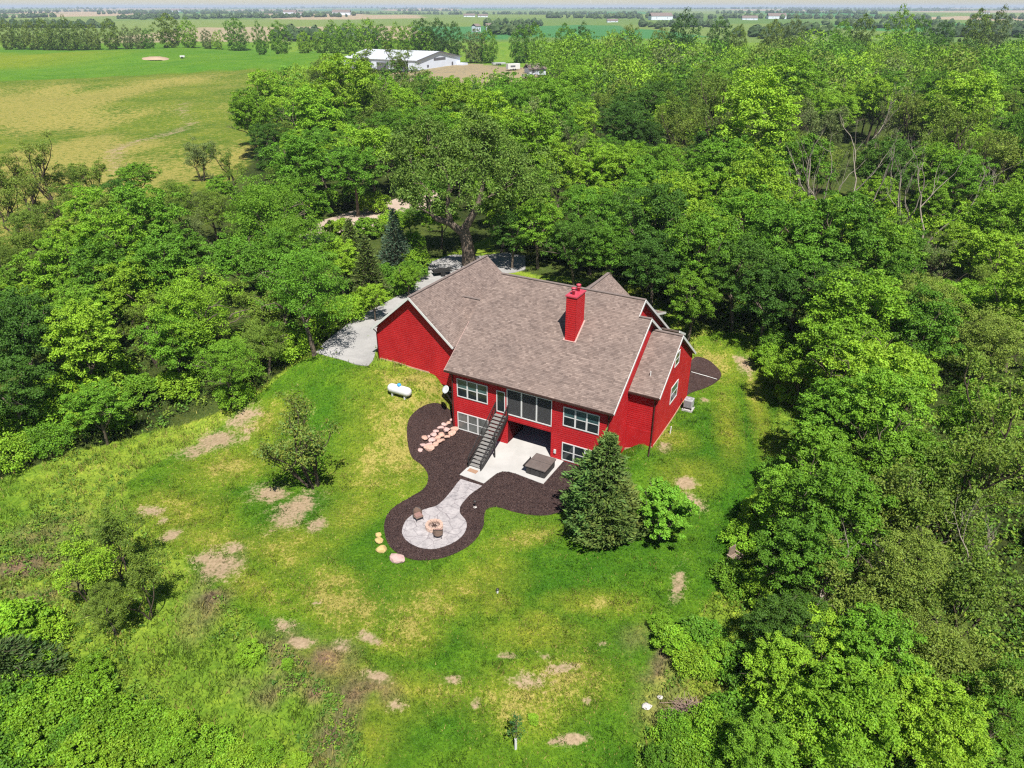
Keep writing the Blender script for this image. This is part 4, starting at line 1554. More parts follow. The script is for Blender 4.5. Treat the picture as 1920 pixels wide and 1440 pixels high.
# dark cart parked in the shade on the drive
x, y = at_z(828, 512, 4.2)
t = tag(empty("utility_trailer", (x, y, gz1(x, y) + .06), R(20)), "small dark utility trailer parked in tree shade on the driveway", "trailer")
MB().box((-1.2, -.7, .50), (1.2, .7, .58)).build("deck", MAT["dark_metal"], t)
for (a, b) in (((-1.2, -.7), (1.2, -.7)), ((-1.2, .7), (1.2, .7)), ((-1.2, -.7), (-1.2, .7)), ((1.2, -.7), (1.2, .7))):
    MB().bar((a[0], a[1], 1.05), (b[0], b[1], 1.05), .05).bar((a[0], a[1], .58), (a[0], a[1], 1.05), .05).bar((b[0], b[1], .58), (b[0], b[1], 1.05), .05).build("side_rail", MAT["dark_metal"], t)
for s in (-1, 1):
    MB().tube([(0, s * .74, .33), (0, s * .92, .33)], .33, 16).build("wheel", MAT["rubber"], t)
MB().bar((1.2, -.4, .5), (2.3, 0, .45), .07).bar((1.2, .4, .5), (2.3, 0, .45), .07).build("drawbar", MAT["dark_metal"], t)

# ------------------------------------------------------------------ the white shed on the far side of the wood
Lx, Ly = at_z(783, 137, 4)
bx0 = np.array([Lx, Ly])
Rw = np.array(at_z(864, 127, 4)) - bx0
ww = Rw / np.linalg.norm(Rw)
bz = float(ground(*bx0)) - .5
shed = tag(empty("farm_shed", (Lx, Ly, bz), math.atan2(ww[1], ww[0])), "long white metal farm shed with pale roof beyond the wood", "shed")
SWD, SLN, SEV, SRG = 42.0, 50.0, 6.2, 9.6
dz0 = 4.0 - bz
SEV += dz0
SRG += dz0
MB().extrude([(0, 0, 1.3 + dz0), (SWD, 0, 1.3 + dz0), (SWD, 0, SEV), (SWD / 2, 0, SRG - .3), (0, 0, SEV)], (0, .3, 0)).build("gable_wall", MAT["shed_white"], shed)
MB().extrude([(0, SLN, 0), (SWD, SLN, 0), (SWD, SLN, SEV), (SWD / 2, SLN, SRG - .3), (0, SLN, SEV)], (0, -.3, 0)).build("gable_wall", MAT["shed_white"], shed)
MB().box((0, .31, 1.3 + dz0), (.3, SLN - .31, SEV)).build("side_wall", MAT["shed_white"], shed)
MB().box((SWD - .3, .31, 0), (SWD, SLN - .31, SEV)).build("side_wall", MAT["shed_white"], shed)
MB().box((-.03, -.03, 0), (SWD + .03, .25, 1.3 + dz0)).build("base_band", MAT["shed_base"], shed)
MB().box((-.03, .26, 0), (.25, SLN, 1.3 + dz0)).build("base_band", MAT["shed_base"], shed)
for s in (0, 1):
    xa, xb = (-.5, SWD / 2) if s == 0 else (SWD / 2, SWD + .5)
    za, zb = (SEV - .1, SRG) if s == 0 else (SRG, SEV - .1)
    rp = MB().slab([(xa, -.6, za), (xb, -.6, zb), (xb, SLN + .6, zb), (xa, SLN + .6, za)], .18).build("roof_plane", MAT["shed_roof"], shed)
    for k in range(0, 25):
        yv = -.4 + k * 2.08
        sm = MB().bar((xa, yv, za + .03), (xb, yv, zb + .03), .12, .10)
        sm.build("roof_seam", MAT["shed_roof"], rp)
for a, b in (((-.5, -.7, SEV - .2), (SWD / 2, -.7, SRG - .1)), ((SWD / 2, -.7, SRG - .1), (SWD + .5, -.7, SEV - .2))):
    MB().bar(a, b, .25, .45).build("rake_board", MAT["shed_base"], shed)
MB().box((15.5, -.08, 5.2 + dz0), (27.0, -.02, 6.5 + dz0)).build("window_strip", MAT["shed_base"], shed)
for (a, b, c, d) in ((9, 10.6, 2.2, 3.4), (33.0, 34.6, 2.0, 3.7)):
    MB().box((a, -.09, c + dz0), (b, -.02, d + dz0)).build("window", MAT["shed_base"], shed)
for k in range(3):
    MB().box((-.08, 6 + k * 13.0, .1), (-.02, 14 + k * 13.0, 4.6 + dz0)).build("side_door", MAT["shed_base"], shed)
MB().box((38.0, -4.2, 0), (43.5, -.1, 2.7 + dz0)).build("lean_to", MAT["shed_white"], shed)


def small_house(px, py, w, d, h, label, wall="shed_white", roof="roof_deck", rz=0.3, zz=None, name="farmhouse"):
    x, y = at_z(px, py, 4.0 if zz is None else zz)
    z = float(ground(x, y))
    o = tag(empty(name, (x, y, z - .5), rz), label, "house" if name == "farmhouse" else "shed")
    MB().box((-w / 2, -d / 2, 0), (w / 2, d / 2, h)).build("wall", MAT[wall], o)
    r = d * .32
    for s in (-1, 1):
        MB().slab([(-w / 2 - .5, s * (d / 2 + .6), h - .3), (w / 2 + .5, s * (d / 2 + .6), h - .3), (w / 2 + .5, 0, h + r), (-w / 2 - .5, 0, h + r)], .3).build("roof_plane", MAT[roof], o)
    for k in (-.25, .25):
        MB().box((w * k - .7, -d / 2 - .06, h * .35), (w * k + .7, -d / 2 - .01, h * .7)).build("window", MAT["shed_base"], o)
    return o


small_house(1003, 144, 9, 6, 3.4, "pale camper sized shed at the clearing right of the white farm shed", rz=.4, name="yard_shed")
small_house(893, 59, 9, 9, 8, "white farmhouse with grey roof above the middle woods, left of its pair", rz=.8)
small_house(917, 59, 9, 8, 8, "white farmhouse above the middle woods, right of its pair", rz=.2)
FAR = [(545, 24, 60, "long white far barn at left of centre on the plain"), (562, 25, 45, "short white far barn right beside the long one"), (641, 26, 70, "isolated long white far barn near the horizon"), (1148, 39, 24, "white far farmhouse among three dark trees"),
       (1238, 34, 60, "tan roofed far farmstead barn right of a dark grove"), (1845, 24, 40, "white far barn on the hill slope at far right"), (1405, 34, 40, "white far farm sheds left of a grove at right"), (1455, 33, 50, "white far farm sheds right of a grove at right"),
       (880, 30, 36, "small white far barn in the grove right of centre"), (905, 31, 30, "smallest white far barn in the grove right of centre"), (15, 14, 70, "pale far barn at the left edge near the horizon"), (330, 19, 60, "pale far farm buildings upper left near the horizon")]
for i, (px, py, w, lb) in enumerate(FAR):
    small_house(px, py + 3, w, w * .4, w * .16, lb, rz=.1 * (i % 5) - .2, name="far_barn")

# heap of soil in the crop field and a stock waterer beside it
x, y = at_z(292, 113, 4)
o = link(bpy.data.objects.new("soil_heap", stone_mesh("soil_heap", 3, MAT["soil_pile"], .22)))
o.location = (x, y, float(ground(x, y)) - .2)
o.scale = (11, 8, 8)
tag(o, "long heap of pale soil lying in the green crop field", "soil heap")
x, y = at_z(343, 112, 4)
t = tag(empty("field_spreader", (x, y, float(ground(x, y))), .3), "small white farm implement standing in the green field", "implement")
MB().box((-1.5, -.8, .7), (1.5, .8, 1.7)).build("hopper", MAT["plastic_white"], t, bevel=.1)
for s in (-1, 1):
    MB().tube([(-.2, s * .85, .55), (-.2, s * 1.15, .55)], .55, 14).build("wheel", MAT["rubber"], t)
MB().bar((1.5, 0, .8), (3.0, 0, .5), .12).build("drawbar", MAT["dark_metal"], t)

# white drain hose over the small mulch bed
pts_ = []
for px, py in ((1296, 699), (1310, 703), (1328, 708), (1344, 713)):
    x, y, z = on_ground(px, py)
    pts_.append((x, y, z + .12))
tag(MB().tube(pts_, .035, 6).build("drain_hose", MAT["plastic_white"]), "white drain hose lying across the small rear mulch bed", "hose")


def farm_trailer(px, py, label, ln, ht, mat):
    x, y = at_z(px, py, 4.0)
    t = tag(empty("farm_trailer", (x, y, float(ground(x, y))), .5), label, "trailer", "trailers parked near the white shed")
    MB().box((-ln / 2, -1.2, .6), (ln / 2, 1.2, ht)).build("body", MAT[mat], t, bevel=.15)
    for s in (-1, 1):
        for k in (-.6, .6):
            MB().tube([(k, s * 1.0, .45), (k, s * 1.25, .45)], .45, 12).build("wheel", MAT["rubber"], t)
    MB().bar((ln / 2, 0, .7), (ln / 2 + 1.6, 0, .55), .15).build("drawbar", MAT["dark_metal"], t)
    MB().box((-ln * .3, -1.24, ht * .5), (ln * .1, -1.19, ht * .75)).build("window", MAT["shed_base"], t)


farm_trailer(962, 141, "white camper trailer parked right of the white shed", 7, 3.2, "plastic_white")
farm_trailer(935, 127, "low grey flat trailer at the far side of the shed yard", 8, 1.6, "ac_grey")
farm_trailer(990, 152, "low white boat sized trailer nearest the wood by the shed yard", 6, 1.7, "plastic_white")
# ------------------------------------------------------------------ trees: geometry
def unit(v):
    return v / np.maximum(np.linalg.norm(v, axis=-1, keepdims=True), 1e-9)


def leaf_quads(g, P, nrm, size, aspect=0.55, up=None):
    """rhombic leaf sprays at P facing nrm"""
    n = len(P)
    t = unit(np.cross(nrm, g.normal(size=(n, 3))))
    b = np.cross(nrm, t)
    s = (size * g.uniform(.65, 1.35, n))[:, None]
    bend = nrm * s * .12
    V = np.stack([P - t * s * .5 - bend, P + b * s * .5 * aspect, P + t * s * .5 - bend, P - b * s * .5 * aspect], 1)
    return V.reshape(-1, 3)


def clump_leaves(g, C, rad, per, size, flat=.72, upbias=.35, spread=.75, aspect=.6):
    """leaf sprays in domed clumps"""
    m = len(C)
    n = m * per
    d = unit(g.normal(size=(n, 3)))
    d[:, 2] = np.where(d[:, 2] < -.35, -d[:, 2], d[:, 2])
    cc = np.repeat(C, per, 0)
    rr = np.repeat(rad, per)[:, None]
    k = g.uniform(.45, 1.05, n)[:, None]
    P = cc + d * rr * k * np.array([1, 1, flat])
    nr = unit(d * .7 + np.array([0, 0, upbias]) + g.normal(size=(n, 3)) * spread)
    V = leaf_quads(g, P, nr, size, aspect)
    tint = np.repeat(g.uniform(.80, 1.18, m), per) * g.uniform(.84, 1.16, n)
    return V, tint


def envelope(g, n, Rr, zc, hz_, lob=.25, low=-.75):
    """points over the lobed outside of a crown"""
    k = np.arange(n) + .5
    ph = math.pi * (1 + 5 ** .5) * k
    z = 1 - (1 - low) * k / n
    r = np.sqrt(np.maximum(0, 1 - z * z))
    th = ph
    lobe = 1 + lob * (np.sin(th * 2 + g.uniform(0, 6)) * .5 + np.sin(th * 3 + 2.1 * z + g.uniform(0, 6)) * .5) + g.normal(size=n) * .10
    return np.stack([Rr * r * np.cos(th) * lobe, Rr * r * np.sin(th) * lobe, zc + hz_ * z * (1 + .10 * g.normal(size=n))], 1)


class Limbs:
    def __init__(self):
        self.V = []
        self.F = []
        self.n = 0

    def tube(self, pts, rad, sides=6):
        pts = np.asarray(pts, float)
        m = len(pts)
        d = np.gradient(pts, axis=0)
        d = unit(d)
        ref = np.array([.31, .17, .93])
        s = np.cross(d, ref)
        s = unit(np.where(np.linalg.norm(s, axis=1, keepdims=True) < .05, np.cross(d, [1, 0, 0]), s))
        t = np.cross(d, s)
        a = np.linspace(0, 2 * math.pi, sides, endpoint=False)
        ring = (s[:, None, :] * np.cos(a)[None, :, None] + t[:, None, :] * np.sin(a)[None, :, None]) * np.asarray(rad)[:, None, None]
        V = (pts[:, None, :] + ring).reshape(-1, 3)
        i = np.arange(m - 1)[:, None] * sides
        k = np.arange(sides)[None, :]
        k2 = (k + 1) % sides
        F = np.stack([i + k, i + k2, i + sides + k2, i + sides + k], -1).reshape(-1, 4) + self.n
        self.V.append(V)
        self.F.append(F)
        self.n += len(V)

    def grow(self, g, p, d, length, r, depth, tips, spread=.6, up=.25, kids=3, sides=6, shrink=.62):
        n = 5
        pts = [np.array(p, float)]
        d = np.array(d, float)
        for i in range(n):
            d = unit(d + g.normal(size=3) * .16 + np.array([0, 0, up * .25]))
            pts.append(pts[-1] + d * length / n)
        rad = np.linspace(r, r * .62, n + 1)
        if depth == 0:
            rad = np.linspace(r, r * .25, n + 1)
        self.tube(pts, rad, sides)
        if depth == 0:
            tips.append(pts[-1])
            tips.append(pts[-3])
            return
        for k in range(kids):
            j = n if k == 0 else g.integers(2, n + 1)
            nd = unit(d + g.normal(size=3) * spread + np.array([0, 0, up]))
            self.grow(g, pts[j], nd, length * shrink * g.uniform(.8, 1.2), r * .55, depth - 1, tips, spread, up, kids, max(4, sides - 1), shrink)

    def mesh(self, name, mat):
        return np_mesh(name, np.concatenate(self.V), [np.concatenate(self.F)], mat, smooth=True)


def crown_mesh(name, V, tint, mat, col=(1, 1, 1), jit=.0, g=None):
    n = len(V) // 4
    F = np.arange(n * 4).reshape(n, 4)
    c = np.repeat(tint, 4)[:, None] * np.array(col)[None, :]
    if g is not None and jit:
        h = np.repeat(g.normal(size=n) * jit, 4)
        c[:, 0] *= 1 + h
        c[:, 2] *= 1 - .5 * h
    return np_mesh(name, V, [F], mat, np.clip(c, 0, 3))


def broadleaf(seed, H=11.0, Rr=3.9, ncl=95, per=120, size=.30, low=-.7, lob=.25, bark="bark_grey", hzf=.36, zcf=.60, trunk=.20, clr=1.05):
    g = np.random.default_rng(seed)
    zc, hh = H * zcf, H * hzf
    # boughs over the crown, each carrying domed clumps of leaves with gaps between
    nb = max(12, ncl // 4)
    B = envelope(g, nb, Rr * .70, zc, hh * .74, lob, low)
    br = g.uniform(.85, 1.35, nb) * clr * Rr / 3.9 * 1.15
    d = unit(g.normal(size=(nb * 9, 3)))
    d[:, 2] = np.abs(d[:, 2]) - .35 * (g.random(nb * 9) < .45)
    C = np.repeat(B, 9, 0) + d * np.repeat(br, 9)[:, None] * g.uniform(.75, 1.15, nb * 9)[:, None]
    inner = envelope(g, ncl // 3, Rr * .55, zc, hh * .6, .2, low)
    C = np.concatenate([C, inner])
    rad = g.uniform(.38, .72, len(C)) * clr * (Rr / 3.9) ** .6
    V, t = clump_leaves(g, C, rad, max(30, int(per * ncl / len(C) * 1.5)), size * .76, .62, .62, .58)
    L = Limbs()
    tips = []
    tp = [np.array([0, 0, -.6])]
    d = np.array([g.normal() * .05, g.normal() * .05, 1.0])
    for i in range(4):
        d = unit(d + g.normal(size=3) * .06 * np.array([1, 1, 0]))
        tp.append(tp[-1] + d * (zc - hh * .5 + .6) / 4)
    L.tube(tp, [trunk * 1.5, trunk * 1.1, trunk, trunk * .9, trunk * .8], 8)
    for k in range(5):
        a = 2 * math.pi * (k + g.random() * .6) / 5
        L.grow(g, tp[-1 if k < 3 else -2], unit(np.array([math.cos(a) * .75, math.sin(a) * .75, .8])), Rr * .75, trunk * .55, 2, tips, .55, .2, 2, 6)
    return crown_mesh("crown", V, t, MAT["leaf"], jit=.05, g=g), L.mesh("trunk", MAT[bark])


def sparse(seed, H=10.0, Rr=3.2, depth=3, kids=3, per=44, size=.20, bark="bark_dark", stems=3, crad=.62):
    """airy tree: limbs show between small tufts"""
    g = np.random.default_rng(seed)
    L = Limbs()
    tips = []
    for s in range(stems):
        a = 2 * math.pi * (s + g.random() * .5) / stems
        L.grow(g, (.15 * math.cos(a), .15 * math.sin(a), -.5), unit(np.array([math.cos(a) * .38, math.sin(a) * .38, 1.0])), H * .46, .14, depth, tips, .52, .32, kids, 6, .60)
    T = np.array(tips)
    s = np.array([Rr / max(1e-3, np.percentile(np.hypot(T[:, 0], T[:, 1]), 93))] * 2 + [H / T[:, 2].max()])
    for i in range(len(L.V)):
        L.V[i] = L.V[i] * np.array([s[0], s[1], s[2]])
    T = T * s
    T = T[T[:, 2] > H * .28]
    T = T + g.normal(size=T.shape) * .22
    V, t = clump_leaves(g, T, g.uniform(.6, 1.25, len(T)) * crad, per, size, .8, .25, .9, .55)
    return crown_mesh("crown", V, t, MAT["leaf"], jit=.06, g=g), L.mesh("trunk", MAT[bark])


def dead(seed, H=10.0, stems=2, bark="bark_dead", kids=2, depth=4):
    g = np.random.default_rng(seed)
    L = Limbs()
    tips = []
    for s in range(stems):
        a = g.uniform(0, 6.28)
        L.grow(g, (.2 * math.cos(a), .2 * math.sin(a), -.5), unit(np.array([math.cos(a) * .30, math.sin(a) * .30, 1.0])), H * .55, .125, depth, tips, .40, .38, kids, 5, .58)
    top = np.concatenate(L.V)[:, 2].max()
    for i in range(len(L.V)):
        L.V[i] = L.V[i] * (H / top)
    return L.mesh("limbs", MAT[bark])


def conifer(seed, H=7.0, Rr=1.9, rows=24, per_row=13, mat="needle", droop=.25, size=.34, fill=26, ragged=.25, spire=.75):
    """cedar or spruce: branches in whorls carrying short needled sprays"""
    g = np.random.default_rng(seed)
    L = Limbs()
    L.tube([(0, 0, -.5), (0, 0, H * .5), (0, 0, H * .98)], [.16, .09, .02], 6)
    P = []
    D = []
    for r in range(rows):
        f = (r + .5) / rows
        z = H * (.05 + .93 * f)
        rl = Rr * (1 - f) ** spire * (1.0 if f > .12 else .8)
        nb = max(4, int(per_row * (1 - .6 * f)))
        for k in range(nb):
            a = 2 * math.pi * (k + g.random()) / nb + r * .9
            ln = rl * g.uniform(1 - ragged, 1 + ragged) * (1 + ragged * .55 * (math.sin(2 * a + seed) + math.sin(3 * a + 5.5 * f + seed))) + .12
            dv = np.array([math.cos(a), math.sin(a), 0])
            end = dv * ln + np.array([0, 0, z - droop * ln + .18 * ln * (1 - f)])
            st0 = np.array([0, 0, z])
            L.tube([st0, end * .5 + st0 * .5, end], [.03, .02, .008], 4)
            nn = max(5, int(fill * (.3 + ln / Rr)))
            s = g.uniform(.25, 1.05, nn)[:, None]
            q_ = st0 + (end - st0) * s
            side = np.cross(dv, [0, 0, 1])
            q_ = q_ + side * g.normal(size=(nn, 1)) * .16 * (.4 + s) + np.array([0, 0, 1]) * g.normal(size=(nn, 1)) * .08
            P.append(q_)
            D.append(np.repeat((dv + np.array([0, 0, .25]))[None], nn, 0))
    P = np.concatenate(P)
    D = unit(np.concatenate(D) + g.normal(size=P.shape) * .35)
    n = len(P)
    nr = unit(np.cross(D, g.normal(size=(n, 3))) + np.array([0, 0, .5]))
    b = unit(np.cross(nr, D))
    s = (size * g.uniform(.6, 1.4, n))[:, None]
    V = np.stack([P - D * s * .5, P + b * s * .16, P + D * s * .55 + np.array([0, 0, .05]), P - b * s * .16], 1).reshape(-1, 3)
    t = g.uniform(.65, 1.3, n)
    return crown_mesh("crown", V, t, MAT[mat], jit=.08, g=g), L.mesh("trunk", MAT["bark_grey"])


def shrub(seed, Rr=1.2, H=1.5, ncl=34, per=150, size=.125):
    g = np.random.default_rng(seed)
    C = envelope(g, ncl, Rr * .8, H * .42, H * .48, .3, -.5)
    V, t = clump_leaves(g, C, g.uniform(.3, .55, len(C)) * Rr * .62, per, size, .85, .3, .8)
    L = Limbs()
    for k in range(5):
        a = 6.28 * k / 5 + g.random()
        L.tube([(0, 0, -.2), (.2 * math.cos(a) * Rr, .2 * math.sin(a) * Rr, H * .35), (.5 * math.cos(a) * Rr, .5 * math.sin(a) * Rr, H * .7)], [.03, .022, .008], 4)
    return crown_mesh("foliage", V, t, MAT["leaf"], jit=.06, g=g), L.mesh("stems", MAT["bark_dark"])


PROTO = {
    'broad': [broadleaf(101), broadleaf(102, 12, 4.3, 105, 120, .31, -.8, .3), broadleaf(103, 10, 3.6, 85, 120, .29, -.6, .35), broadleaf(104, 13, 4.0, 105, 115, .31, -.85, .22, hzf=.40, zcf=.56), broadleaf(105, 9, 4.2, 95, 115, .30, -.5, .3, zcf=.62, hzf=.33)],
    'dark': [broadleaf(111, 11, 4.0, 90, 150, .26, -.85, .2), broadleaf(112, 12, 4.4, 100, 150, .27, -.8, .3)],
    'airy': [sparse(121), sparse(122, 11, 3.6, stems=2, per=40), sparse(123, 8.5, 3.0, stems=4, per=46)],
    'fluffy': [broadleaf(131, 10, 4.0, 120, 110, .20, -.8, .2, clr=1.1), broadleaf(132, 10.5, 3.6, 110, 110, .20, -.8, .25)],
    'cedar': [conifer(141), conifer(142, 6.0, 1.7, ragged=.35)],
    'dead': [dead(151), dead(152, 11, 2), dead(153, 9, 1, kids=3)],
    'shrub': [shrub(161), shrub(162, 1.4, 1.3), shrub(163, 1.0, 1.7), shrub(164, 1.6, 1.5, 40)],
}
HUE = {
    'lime': [(.205, .365, .022), (.230, .385, .024), (.180, .345, .020)],
    'green': [(.125, .270, .018), (.148, .295, .020), (.108, .245, .018)],
    'deep': [(.062, .145, .015), (.072, .160, .016), (.054, .130, .015)],
    'olive': [(.160, .240, .030), (.180, .250, .036), (.140, .220, .028)],
    'grey': [(.165, .220, .065), (.150, .205, .060)],
    'cedar': [(.120, .170, .030), (.105, .155, .032)],
}
CWORD = {'lime': 'lime green', 'green': 'mid green', 'deep': 'dark green', 'olive': 'olive green', 'grey': 'grey green', 'cedar': 'dusky green'}
SHAPE = {'broad': 'broadleaf tree', 'dark': 'dense tree', 'airy': 'open tree', 'fluffy': 'feathery tree', 'cedar': 'cedar', 'dead': 'bare dead tree', 'shrub': 'shrub'}
NAME = {'broad': 'broadleaf_tree', 'dark': 'broadleaf_tree', 'airy': 'open_crowned_tree', 'fluffy': 'fine_leaved_tree', 'cedar': 'cedar_tree', 'dead': 'dead_tree', 'shrub': 'shrub'}
CAT = {'shrub': 'shrub'}
TREES = []          # (x, y, shape, hue, scale, wide)


def plant(x, y, shape, hue, scale, wide=1.0, variant=None):
    TREES.append(dict(x=x, y=y, shape=shape, hue=hue, s=scale, w=wide, v=variant))


def put(px, py, shape, hue, scale, wide=1.0, variant=None, hc=None):
    """by where the crown's middle shows"""
    h = {'broad': 11, 'dark': 11.5, 'airy': 10, 'fluffy': 10, 'cedar': 6.5, 'dead': 10, 'shrub': 1.5}[shape] * scale * (.58 if shape not in ('shrub', 'cedar') else .45)
    x, y = crown_at(px, py, h if hc is None else hc)
    plant(x, y, shape, hue, scale, wide, variant)


# trees one can pick out in the picture
for a in [
    (45, 655, 'dark', 'deep', .95), (15, 730, 'dark', 'deep', .8), (60, 585, 'broad', 'lime', .75), (120, 520, 'broad', 'lime', .95), (215, 480, 'broad', 'lime', .95), (300, 520, 'broad', 'green', .9), (160, 610, 'broad', 'green', .8),
    (250, 560, 'broad', 'lime', .85), (345, 470, 'broad', 'green', .85), (225, 385, 'dark', 'deep', .9), (255, 330, 'broad', 'green', .8), (95, 335, 'airy', 'olive', 1.15), (30, 400, 'airy', 'olive', 1.0), (135, 390, 'airy', 'olive', .8), (10, 470, 'airy', 'olive', .8),
    (335, 395, 'fluffy', 'olive', .85), (400, 400, 'fluffy', 'olive', .8), (370, 285, 'airy', 'grey', 1.0), (420, 320, 'airy', 'olive', .9), (500, 425, 'fluffy', 'green', 1.25), (440, 480, 'broad', 'green', .9), (560, 470, 'fluffy', 'green', 1.1), (575, 560, 'fluffy', 'green', 1.05),
    (520, 520, 'broad', 'green', .85), (370, 600, 'fluffy', 'lime', 1.05), (330, 655, 'broad', 'green', .75), (487, 575, 'airy', 'olive', .8), (495, 640, 'fluffy', 'olive', .6), (430, 690, 'fluffy', 'green', .7), (280, 620, 'airy', 'olive', .7),
    (640, 500, 'broad', 'lime', .6), (690, 510, 'cedar', 'cedar', 1.2), (660, 470, 'cedar', 'cedar', 1.1), (700, 560, 'broad', 'lime', .42), (765, 520, 'broad', 'lime', .42),
    (545, 225, 'dark', 'deep', 1.15), (500, 260, 'dark', 'deep', 1.0), (600, 280, 'broad', 'green', 1.0), (655, 250, 'broad', 'green', 1.0), (640, 320, 'dark', 'deep', .9), (560, 320, 'dark', 'green', .9), (700, 190, 'airy', 'olive', 1.3), (640, 190, 'airy', 'olive', 1.1), (770, 190, 'airy', 'olive', 1.2),
    (730, 290, 'airy', 'grey', 1.0), (790, 250, 'cedar', 'cedar', 1.7), (680, 130, 'airy', 'olive', 1.0), (740, 125, 'airy', 'olive', 1.1), (620, 150, 'airy', 'olive', .9),
    (45, 340, 'airy', 'olive', 1.0), (75, 380, 'airy', 'olive', .95), (125, 350, 'fluffy', 'olive', .8), (165, 320, 'airy', 'olive', .9), (10, 350, 'airy', 'olive', 1.0), (60, 440, 'fluffy', 'olive', .75), (105, 425, 'airy', 'olive', .85), (20, 500, 'fluffy', 'olive', .7),
    (960, 430, 'dark', 'deep', .8), (1010, 420, 'dark', 'green', .9), (1080, 470, 'dark', 'deep', .75), (1150, 470, 'dark', 'green', .85),
    (690, 138, 'airy', 'olive', 2.1, 1.25, None, 13), (745, 134, 'airy', 'olive', 1.9, 1.2, None, 12), (640, 146, 'airy', 'olive', 1.8, 1.2, None, 11), (600, 150, 'airy', 'olive', 1.5, 1.2, None, 9),
    # behind and right of the house
    (1000, 235, 'broad', 'lime', 1.1), (1090, 250, 'broad', 'lime', 1.05), (1050, 330, 'broad', 'lime', 1.1), (1120, 330, 'broad', 'lime', 1.0), (1000, 370, 'broad', 'green', .95), (1110, 420, 'dark', 'green', 1.0), (1180, 330, 'broad', 'lime', 1.05),
    (1200, 420, 'dark', 'green', 1.0), (1050, 440, 'broad', 'green', .55), (1260, 400, 'broad', 'lime', 1.05), (1320, 480, 'dark', 'green', 1.05), (1300, 560, 'dark', 'green', .75), (1230, 500, 'dark', 'deep', .9), (1330, 400, 'broad', 'lime', 1.0),
    (1390, 520, 'dark', 'deep', .9), (1460, 480, 'broad', 'green', 1.0), (1440, 560, 'dark', 'deep', .85), (1500, 530, 'broad', 'green', .9), (1600, 600, 'broad', 'lime', 1.1), (1555, 560, 'dark', 'deep', .9),
    (1500, 690, 'broad', 'lime', .65), (1560, 680, 'broad', 'lime', .9), (1640, 700, 'broad', 'lime', 1.0), (1555, 790, 'broad', 'green', .8), (1640, 800, 'broad', 'green', .85), (1720, 620, 'broad', 'green', 1.0), (1800, 560, 'broad', 'lime', .9), (1860, 640, 'fluffy', 'olive', .9),
    (1540, 870, 'broad', 'green', .62), (1820, 820, 'airy', 'olive', 1.1), (1700, 880, 'broad', 'green', .8), (1480, 960, 'broad', 'green', .58), (1560, 990, 'broad', 'green', .72), (1650, 960, 'airy', 'olive', .9), (1760, 960, 'airy', 'olive', 1.0), (1860, 930, 'airy', 'olive', 1.0),
    (1500, 1060, 'broad', 'green', .6), (1480, 1180, 'dark', 'deep', .5), (1470, 1250, 'broad', 'lime', .55), (1600, 1110, 'airy', 'olive', .8), (1560, 1200, 'broad', 'lime', .55), (1700, 1100, 'fluffy', 'olive', .75), (1800, 1120, 'airy', 'olive', .9),
    (1500, 1350, 'broad', 'lime', .55), (1580, 1380, 'broad', 'lime', .6), (1680, 1330, 'broad', 'lime', .55), (1640, 1240, 'broad', 'green', .6), (1740, 1230, 'fluffy', 'olive', .6), (1830, 1260, 'airy', 'olive', .75), (1880, 1330, 'fluffy', 'green', .6), (1420, 1420, 'broad', 'green', .42), (1760, 1400, 'broad', 'lime', .5), (1880, 1430, 'broad', 'green', .5),
    (1700, 470, 'broad', 'green', .9), (1860, 490, 'broad', 'lime', .9), (1640, 380, 'broad', 'lime', .8), (1890, 560, 'broad', 'lime', .9),
    # bare ones
    (1568, 330, 'dead', 'grey', 1.75), (1545, 370, 'dead', 'grey', 1.3), (1610, 335, 'dead', 'grey', 1.6), (1725, 345, 'dead', 'grey', 1.7), (1755, 360, 'dead', 'grey', 1.5), (1630, 210, 'dead', 'grey', 1.7), (1820, 330, 'dead', 'grey', 1.1), (1880, 350, 'dead', 'grey', 1.0), (1320, 250, 'dead', 'grey', 1.0), (1845, 1010, 'dead', 'grey', 1.0, .7), (1660, 300, 'dead', 'grey', 1.1), (1470, 260, 'dead', 'grey', 1.0), (760, 330, 'dead', 'grey', .8), (1540, 1080, 'dead', 'grey', .7), (1690, 1010, 'dead', 'grey', .8), (215, 640, 'dead', 'grey', .6),
    # single trees on the left meadow
    (210, 1010, 'airy', 'olive', .62), (150, 1060, 'airy', 'lime', .60), (260, 1090, 'airy', 'olive', .55), (200, 1140, 'fluffy', 'olive', .40),
]:
    put(*a)

# where nothing may stand in the way (left, top, right, bottom in the picture; depth it is at)
CLEAR = [(604, 376, 735, 442, 118), (590, 545, 840, 690, 66), (690, 480, 1350, 900, 60), (795, 478, 875, 520, 92), (800, 405, 900, 495, 92), (690, 395, 790, 520, 90),
         (645, 96, 875, 140, 430), (1320, 640, 1420, 980, 60), (620, 600, 1200, 900, 50), (0, 80, 480, 330, 170), (480, 80, 600, 130, 400), (1400, 660, 1470, 760, 58), (880, 128, 1010, 150, 400), (1530, 250, 1660, 400, 118), (1690, 270, 1800, 410, 112), (1600, 170, 1640, 230, 185)]


def covers(x, y, r, hc):
    """does a crown hide one of the places that show?"""
    z = float(ground(x, y))
    a, b, dep = to_px(x, y, z + hc)
    rp = r * F_PX / dep * .85
    for (l, t_, r_, bt, d) in CLEAR:
        if y < d and l - rp < a < r_ + rp and t_ - rp < b < bt + rp:
            return True
    return False


g = np.random.default_rng(99)
pts = [(t['x'], t['y'], 2.6 * t['s']) for t in TREES]
taken = np.array([(p[0], p[1]) for p in pts])
FOR = [FOREST_R, FOREST_L]
cand_n = 0
MID = []             # farther trees, joined into one mass
near_list = []


